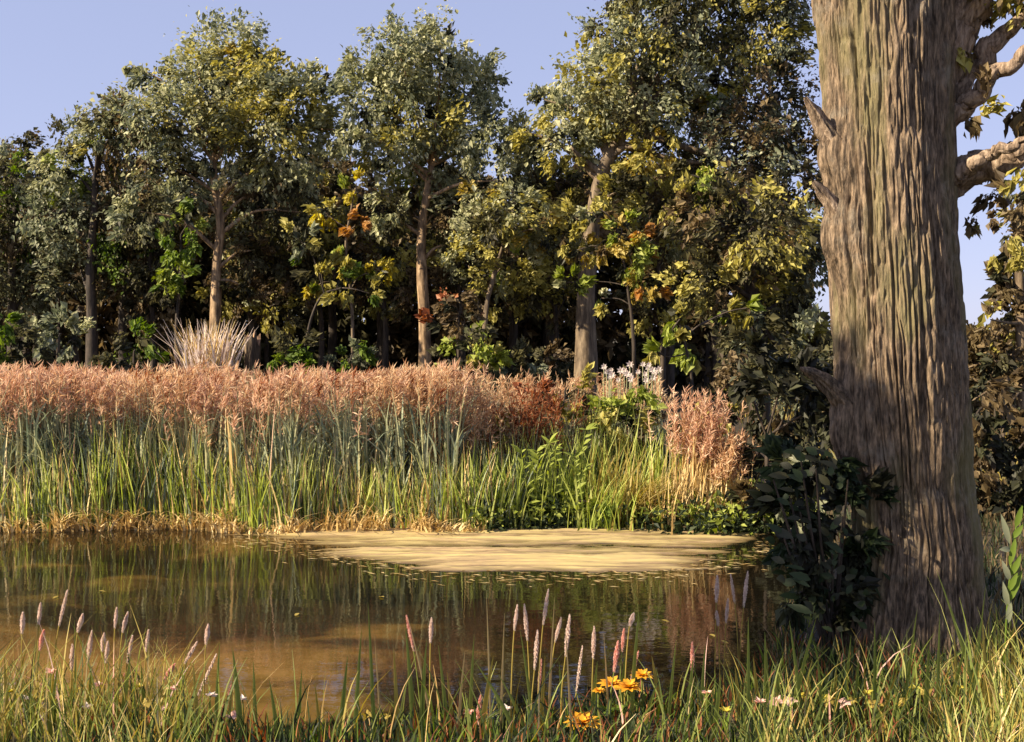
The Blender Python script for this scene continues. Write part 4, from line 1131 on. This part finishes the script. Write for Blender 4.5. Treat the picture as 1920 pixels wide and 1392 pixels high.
BL = [  # base x, base y, tip x, tip y, colour
    (405, 1340, 412, 1205, 0), (450, 1330, 436, 1215, 0), (370, 1350, 362, 1240, 1), (330, 1350, 355, 1215, 1), (200, 1350, 232, 1262, 1), (230, 1340, 245, 1230, 0), (25, 1330, 50, 1215, 1),
    (300, 1350, 292, 1255, 1), (480, 1350, 475, 1240, 0), (130, 1340, 138, 1265, 1), (60, 1345, 30, 1250, 1), (520, 1370, 505, 1275, 0),
    (700, 1330, 690, 1130, 0), (775, 1330, 760, 1170, 0), (810, 1330, 765, 1160, 2), (838, 1340, 822, 1210, 0), (920, 1300, 912, 1110, 2), (860, 1340, 872, 1220, 2), (905, 1330, 925, 1230, 1),
    (950, 1370, 925, 1290, 0), (960, 1380, 890, 1240, 0), (980, 1370, 935, 1265, 0), (1000, 1330, 975, 1180, 0), (1030, 1340, 1040, 1120, 2), (1070, 1340, 1060, 1180, 2), (1185, 1340, 1198, 1145, 0), (1165, 1330, 1172, 1225, 0),
    (1255, 1350, 1268, 1200, 0), (1210, 1350, 1232, 1280, 0), (1403, 1300, 1403, 1158, 0), (1437, 1320, 1434, 1185, 0), (1500, 1320, 1480, 1164, 0), (1490, 1300, 1530, 1160, 0), (1520, 1370, 1514, 1266, 1), (1563, 1365, 1568, 1256, 1),
    (1640, 1300, 1640, 1165, 0), (1700, 1290, 1720, 1142, 0), (1757, 1300, 1762, 1150, 0), (1655, 1330, 1685, 1250, 1), (1830, 1240, 1755, 1067, 0), (1825, 1230, 1848, 1100, 0), (1850, 1260, 1842, 1155, 1), (1858, 1300, 1855, 1180, 1), (1862, 1290, 1920, 1130, 0),
    (1780, 1370, 1815, 1190, 0), (1905, 1370, 1912, 1250, 1), (1600, 1330, 1612, 1230, 0), (1460, 1340, 1455, 1240, 0), (1340, 1360, 1352, 1265, 0), (1385, 1360, 1378, 1250, 1)]
BL += [(560, 1370, 566, 1255, 0), (600, 1380, 590, 1280, 1), (640, 1375, 652, 1230, 0), (665, 1360, 678, 1180, 0), (715, 1350, 702, 1190, 2), (745, 1370, 738, 1215, 1), (790, 1360, 800, 1200, 0), (850, 1380, 838, 1260, 1), (880, 1350, 889, 1190, 0), (940, 1340, 946, 1150, 2), (1015, 1360, 1022, 1230, 1), (1055, 1360, 1048, 1240, 0), (1110, 1370, 1120, 1240, 0), (1140, 1350, 1132, 1190, 2), (1235, 1370, 1222, 1230, 1), (1290, 1370, 1300, 1230, 0), (1315, 1370, 1322, 1210, 0), (1420, 1370, 1412, 1230, 1), (1540, 1380, 1532, 1220, 0), (1585, 1350, 1596, 1190, 0), (1625, 1370, 1618, 1230, 1), (1735, 1370, 1742, 1205, 0), (1795, 1350, 1788, 1180, 1), (1815, 1370, 1838, 1170, 0), (1880, 1340, 1866, 1130, 0), (1895, 1360, 1902, 1150, 1), (1875, 1370, 1890, 1200, 0), (15, 1360, 8, 1230, 1), (95, 1360, 110, 1240, 0), (165, 1360, 172, 1250, 0), (275, 1360, 262, 1230, 0), (425, 1370, 440, 1250, 1)]
BL.sort(key=lambda q: q[0])
cn = ['green', 'yellow', 'faded straw']
cm = ['grass_front', 'grass_yellow', 'straw']
cnt = {}
for q in BL:
    sec = 'left third' if q[0] < 640 else ('middle' if q[0] < 1330 else 'right third')
    key = (sec, q[4]); i = cnt.get(key, 0); cnt[key] = i + 1
    tall_blade(f'tall {cn[q[4]]} sedge blade, {ORD[i]} {cn[q[4]]} one from left, foreground {sec}', q[0], q[1], q[2], q[3], rng.uniform(4.9, 5.4), rng.uniform(0.017, 0.030) * (0.55 if q[4] == 2 else 1), cm[q[4]],
               f'tall {cn[q[4]]} sedges of the foreground')


# flower spikes
def spike(label, px, y0, y1, lean, mat, group, Y=5.3, w=0.034):
    y1 = y1 + 10
    top = at(px + lean * 0.5, y0, Y); hb = at(px - lean * 0.5, y1, Y)
    gx = hb[0] - lean * mpp(Y) * 1.2
    gzv = gzs(gx, Y)
    t = thing('flower_spike', label, 'flower', (gx, Y, gzv), group)
    o3 = np.array([gx, Y, gzv])
    V, Fc = tube_arrays(smooth_path([(0, 0, -0.03), (hb - o3) * np.array([0.35, 1, 0.55]), hb - o3, (top - o3) * 0.9 + (hb - o3) * 0.1], 12), np.linspace(0.0038, 0.0022, 12), 6)
    G().add(V, Fc).obj('stem', M['grass_yellow' if mat == 'spike_pale' else 'grass_front'], t, True)
    n = 110
    f = (np.arange(n) + 0.5) / n
    th = np.arange(n) * 2.399
    ax = top - hb
    prof = w * 0.5 * np.sin(np.pi * (0.06 + 0.92 * f)) ** 1.1
    rd = np.stack([np.cos(th), np.sin(th), np.zeros(n)], 1)
    p = (hb - o3) + ax * f[:, None] + rd * prof[:, None] * 0.25
    Ls = (prof * 0.9 + 0.008) * rng.uniform(0.7, 1.3, n)
    d = rd * 0.32 + unit(ax) * 0.95
    G().add(*leaf_arrays(p, d, rd + np.array([0, 0, 0.3]), Ls, Ls * 0.75, fold=0.25)).obj('flower_head', M[mat], t)
    return t


SP = [(42, 1150, 1180, 2, 0), (74, 1132, 1163, 4, 0), (118, 1108, 1166, 16, 0), (150, 1153, 1178, 10, 0), (217, 1141, 1170, 4, 0), (234, 1150, 1178, 10, 0), (168, 1184, 1236, 8, 0), (193, 1189, 1214, 4, 0), (200, 1205, 1236, 4, 0),
      (135, 1209, 1251, 2, 0), (276, 1183, 1214, 5, 0), (243, 1194, 1236, 10, 0), (388, 1172, 1201, 5, 0), (357, 1205, 1236, 24, 0), (386, 1228, 1304, 38, 0), (78, 1183, 1212, 8, 1), (228, 1264, 1290, 10, 1), (317, 1246, 1266, 20, 1), (340, 1282, 1306, 4, 1), (434, 1276, 1296, 14, 1),
      (986, 1134, 1193, -6, 0), (1023, 1107, 1164, 10, 0), (1064, 1153, 1223, 8, 0), (1046, 1160, 1196, 12, 0), (1005, 1184, 1248, 6, 0), (1012, 1238, 1292, 6, 1), (1113, 1177, 1227, 2, 0), (1086, 1213, 1292, 12, 0), (967, 1136, 1174, 6, 0), (1155, 1203, 1252, 8, 1), (1168, 1180, 1214, 4, 1), (1190, 1222, 1268, 14, 1),
      (1298, 1205, 1256, 0, 1), (1184, 1152, 1166, 8, 0), (808, 1160, 1198, 2, 0), (769, 1155, 1213, -14, 1), (898, 1306, 1342, 6, 1),
      (1344, 1080, 1122, 2, 0), (1374, 1078, 1123, -8, 0), (1398, 1072, 1131, 8, 0), (1363, 1124, 1160, 4, 0), (1345, 1146, 1166, -4, 0)]
SP.sort(key=lambda q: q[0])
cnt = {}
for q in SP:
    far = q[0] > 1330
    sec = 'in the left foreground' if q[0] < 640 else ('in the middle foreground' if not far else 'nearest the oak')
    c = ['pale', 'pink'][q[4]]
    i = cnt.get((sec, c), 0); cnt[(sec, c)] = i + 1
    spike(f'{c} flower spike {sec}, {ORD[i]} {c} one from left', q[0], q[1], q[2], q[3], ['spike_pale', 'spike_pink'][q[4]], f'{c} flower spikes {sec}', 6.1 if far else rng.uniform(5.1, 5.5), 0.014 + 0.016 * rng.random())


# orange flowers
def orange_flower(label, px, py, Y, size):
    c = at(px, py, Y)
    z0 = gzs(c[0], Y)
    t = thing('orange_flower', label, 'flower', (c[0], Y, z0), 'orange flowers of the foreground')
    hz = c[2] - z0
    V, Fc = tube_arrays(smooth_path([(0.01, 0, -0.02), (0.0, 0, hz * 0.5), (0, 0, hz)], 8), np.full(8, 0.004), 6)
    G().add(V, Fc).obj('stem', M['grass_front'], t, True)
    th = np.arange(10) / 10 * 6.283
    disc = G().add(np.vstack([np.stack([np.cos(th) * size * 0.22, np.sin(th) * size * 0.22, np.full(10, hz)], 1), [[0, 0, hz + size * 0.15]], [[0, 0, hz - size * 0.12]]]),
                   [[q, (q + 1) % 10, 10] for q in range(10)] + [[(q + 1) % 10, q, 11] for q in range(10)]).obj('flower_centre', M['leaf_orange'], t, True)
    for ring, (npt, tilt, sc_) in enumerate(((9, 0.25, 1.0), (8, 0.7, 0.8), (6, 1.3, 0.55))):
        th = np.arange(npt) / npt * 6.283 + ring * 0.3
        for a in th:
            d = np.array([math.cos(a), math.sin(a) * 0.8 - 0.25, tilt])
            d = d / np.linalg.norm(d)
            leaf_piece(disc, (0, 0, hz), np.array([0, 0, hz]) + d * size * sc_ * rng.uniform(0.85, 1.1), size * 0.42, 'petal_orange', nrm=(-d[0] * tilt, -d[1] * tilt - .2, 1), name='petal')
    for k in range(3):
        a = rng.uniform(0, 6.28)
        leaf_piece(t, (0, 0, hz * 0.2), (math.cos(a) * 0.08, math.sin(a) * 0.06, hz * 0.55), 0.025, 'leaf_green', nrm=(0, -.5, 1))


for a in [('large bright orange flower at the bottom edge, middle', 1090, 1358, 4.95, 0.095), ('orange flower left of the pair above the large one', 1146, 1284, 5.2, 0.07), ('orange flower in the middle of the row of three', 1178, 1290, 5.15, 0.075),
          ('small orange flower at the right end of the row', 1204, 1268, 5.25, 0.06), ('tiny yellow-orange flower at the left end of the row', 1122, 1296, 5.1, 0.035)]:
    orange_flower(*a)

# pale fallen leaves in the grass
FL = [(1480, 1335, 1), (1555, 1345, 0), (1600, 1325, 0), (1635, 1335, 0), (1690, 1340, 0), (1735, 1350, 0), (1585, 1365, 1), (1660, 1362, 0), (75, 1300, 0), (115, 1330, 0), (272, 1330, 0), (300, 1350, 1), (690, 1345, 0), (720, 1352, 0), (1760, 1365, 0), (1455, 1350, 1), (205, 1368, 0), (438, 1338, 1)]
FL.sort()
for i, (px, py, k) in enumerate(FL):
    Y = 5.05 + rng.uniform(-0.1, 0.1)
    c = at(px, py, Y)
    c[2] = gzs(c[0], Y) + rng.uniform(0.10, 0.16)
    t = thing('fallen_leaf', f'{["straw-coloured", "pinkish"][k]} star-shaped fallen leaf caught in grass, {ORD[i]} leaf from the left', 'leaf', tuple(c), 'fallen leaves in the foreground grass')
    th0 = rng.uniform(0, 6.28)
    V = [(0, 0, 0)]; ns = 10
    for q in range(ns):
        r = (0.042 if q % 2 == 0 else 0.022) * rng.uniform(0.8, 1.15)
        V.append((math.cos(th0 + q / ns * 6.283) * r, math.sin(th0 + q / ns * 6.283) * r * 0.8, rng.normal() * 0.008 + math.sin(th0 + q) * 0.012))
    o = G().add(V, [[0, 1 + q, 1 + (q + 1) % ns] for q in range(ns)]).obj('blade', M[['leaf_gold', 'spike_pink'][k]], t)
    o.rotation_euler = (R(35), 0, 0)
    V, Fc = tube_arrays([(0, 0, 0), (0.01, -0.02, -0.03), (0.015, -0.03, -0.07)], [0.0025, 0.002, 0.0015], 5)
    G().add(V, Fc).obj('stalk', M['straw'], t)

# leafy green sprig on the right edge
t = thing('leafy_sprig', 'tall pale green leafy sprig at the right edge', 'plant')
Yp = 5.3
b = at(1880, 1260, Yp); b[2] = gzs(b[0], Yp) - 0.02
stem = smooth_path([b, at(1888, 1150, Yp), at(1896, 1060, Yp), at(1905, 990, Yp), at(1918, 950, Yp)], 20)
V, Fc = tube_arrays(stem, np.linspace(0.006, 0.003, 20), 6)
sprig_stem = G().add(V, Fc).obj('stem', M['leaf_green'], t, True)
for bx, by, tx, ty in [(1893, 1020, 1880, 968), (1895, 1030, 1878, 1030), (1898, 1010, 1918, 985), (1894, 1090, 1882, 1055), (1896, 1080, 1915, 1040), (1890, 1140, 1883, 1095), (1892, 1130, 1918, 1070), (1889, 1170, 1896, 1130), (1904, 990, 1917, 950), (1893, 1060, 1905, 1010), (1890, 1110, 1908, 1075)]:
    leaf_piece(sprig_stem, at(bx, by, Yp), at(tx, ty, Yp - 0.03), 0.03, 'leaf_green' if tx > 1900 else 'leaf_blue', nrm=(-0.3, -1, 0.3))

# small cream, yellow and pink daisies in the foreground grass
DA = [(18, 1298, 1), (52, 1318, 0), (95, 1262, 2), (140, 1300, 1), (163, 1335, 0), (185, 1286, 2), (215, 1310, 1), (262, 1288, 1), (290, 1318, 0), (322, 1292, 2), (352, 1325, 1), (395, 1305, 0), (420, 1345, 2), (455, 1312, 0),
      (880, 1352, 2), (950, 1330, 0), (1325, 1300, 2), (1360, 1345, 1), (1425, 1318, 2), (1500, 1352, 1), (1545, 1310, 1), (1625, 1300, 1), (1715, 1322, 1), (1800, 1290, 1), (1838, 1340, 1), (1872, 1305, 1), (1908, 1330, 1)]
cnt = {}
for px, py, k in DA:
    c = ['cream', 'yellow', 'pink'][k]
    sec = 'left third' if px < 640 else ('middle' if px < 1300 else 'right third')
    i = cnt.get((c, sec), 0); cnt[(c, sec)] = i + 1
    Y = rng.uniform(4.95, 5.3)
    p = at(px, py, Y); z0 = gzs(p[0], Y); hz = max(0.12, p[2] - z0)
    t = thing('small_flower', f'small {c} flower in the grass, {ORD[i]} {c} one from left, foreground {sec}', 'flower', (p[0], Y, z0), f'small {c} flowers of the foreground')
    G().add(*tube_arrays(smooth_path([(rng.normal() * 0.02, 0, -0.02), (rng.normal() * 0.01, 0, hz * 0.5), (0, 0, hz)], 7), np.full(7, 0.003), 5)).obj('stem', M['grass_front'], t, True)
    n = 11
    th = np.arange(n) * 2.399
    up = rng.uniform(0.1, 0.9, n)
    d = np.stack([np.cos(th), np.sin(th) * 0.8 - 0.3, up], 1)
    Ls = rng.uniform(0.018, 0.036, n)
    G().add(*leaf_arrays(np.tile([0, 0, hz], (n, 1)), d, np.stack([-d[:, 0] * 0.4, -0.5 + 0 * th, 0.9 + 0 * th], 1), Ls, Ls * 0.55)).obj('petals', M[['petal_white', 'leaf_yellow', 'spike_pink'][k]], t)

# broken straw drifting along the edge of the mud flat
n = 420
x = rng.uniform(-3.2, 2.8, n)
y = np.interp(x, FX, FY) - 0.22 + rng.normal(size=n) * 0.20
k_ = (y < 12.4) & (y > y_near(x) + 0.4)
x, y = x[k_], y[k_]; n = len(x)
p = np.stack([x, y, np.full(n, 0.006) + rng.random(n) * 0.004], 1)
ang = rng.normal(size=n) * 0.35
Ls = rng.uniform(0.03, 0.14, n)
d = np.stack([np.cos(ang), np.sin(ang), np.zeros(n)], 1)
V, Fc = leaf_arrays(p, d, np.tile([0.0, 0.05, 1.0], (n, 1)), Ls, rng.uniform(0.012, 0.035, n), fold=0.02)
V[:, 2] = np.clip(V[:, 2], 0.004, 0.02)
tag(G().add(V, Fc).obj('drifting_straw', M['straw']), 'pale straw and scum drifting in front of the mud flat', 'straw', kind='stuff')
FLO = [(110, 1120), (185, 1110), (560, 1152), (1330, 1192), (1352, 1204), (1240, 1165), (720, 1122)]
FLO.sort()
for i, (px, py) in enumerate(FLO):
    u = at(px, py, 1.0); dz = EYE - u[2]
    Y = EYE / dz
    c = at(px, py, Y)
    a = rng.uniform(0, 6.28)
    V, Fc = leaf_arrays(np.array([[c[0], c[1], 0.010]]), np.array([[math.cos(a), math.sin(a), 0.05]]), np.array([[0, 0, 1.0]]), [0.07], [0.035], fold=0.10, fine=True)
    V[:, 2] = np.clip(V[:, 2], 0.005, 0.03)
    tag(G().add(V, Fc).obj('floating_leaf', M['leaf_gold'], None, True), f'small golden leaf floating on the pond, {ORD[i]} floating leaf from the left', 'leaf', 'leaves floating on the pond')

# rough meadow on the open ground behind the oak
n = 9000
x = rng.uniform(3.2, 22, n); y = rng.uniform(9.5, 36, n)
k_ = (x > 0.12 * y + 2.0) & (y > np.minimum(y_near(x), 12.6))
x, y = x[k_], y[k_]; n = len(x)
b = np.stack([x, y, gz(x, y) - 0.02], 1)
V, Fc = blade_arrays(b, rng.uniform(0.2, 0.75, n) * (0.5 + fbm(x, y, 2)), rng.normal(size=(n, 2)) * 0.3, rng.uniform(0.02, 0.05, n), 3, droop=0.15)
tag(G().add(V, Fc, np.tile(rng.choice([0, 0, 1, 2], n), 3)).obj('rough_grass', [M['leaf_brown'], M['leaf_dark'], M['grass_yellow']]), 'rough brown grass on the ground behind the oak', 'grass', kind='stuff')

# unseen tree added left of the viewer, shaped to shade near water and oak foot
t = thing('broadleaf_tree', 'unseen tree added left of the viewer, to shade the foot of the oak', 'tree')
zb = gzs(-7.8, 3.7)
pth = smooth_path([(-7.8, 3.7, zb - 0.2), (-7.7, 3.7, 2.5), (-7.9, 3.7, 4.6), (-7.8, 3.6, 7.2)], 24)
G().add(*tube_arrays(pth, np.linspace(0.24, 0.07, 24), 14, 0.14, 21)).obj('trunk', M['bark_mid'], t, True)
for x, y, z, r in [(-7.8, 3.5, 7.3, 0.85), (-6.7, 3.6, 6.6, 0.9), (-7.6, 3.8, 6.6, 0.8), (-5.9, 3.5, 5.9, 0.8), (-6.9, 4.0, 5.8, 0.75), (-8.2, 4.1, 7.3, 0.7)]:
    c = np.array([x, y, z])
    q0 = pth[14]
    lb = G().add(*tube_arrays(smooth_path([q0, (q0 + c) / 2 + np.array([0, 0, 0.2]), c], 9), np.linspace(0.07, 0.012, 9), 7)).obj('limb', M['bark_mid'], t, True)
    g = G(); clump_geo(g, c, r, int(2300 * r * r), 0.12, [0, 1], wl=0.62)
    o = g.obj('leaf_clump', [M['leaf_grey'], M['leaf_olive']], lb); o['kind'] = 'stuff'
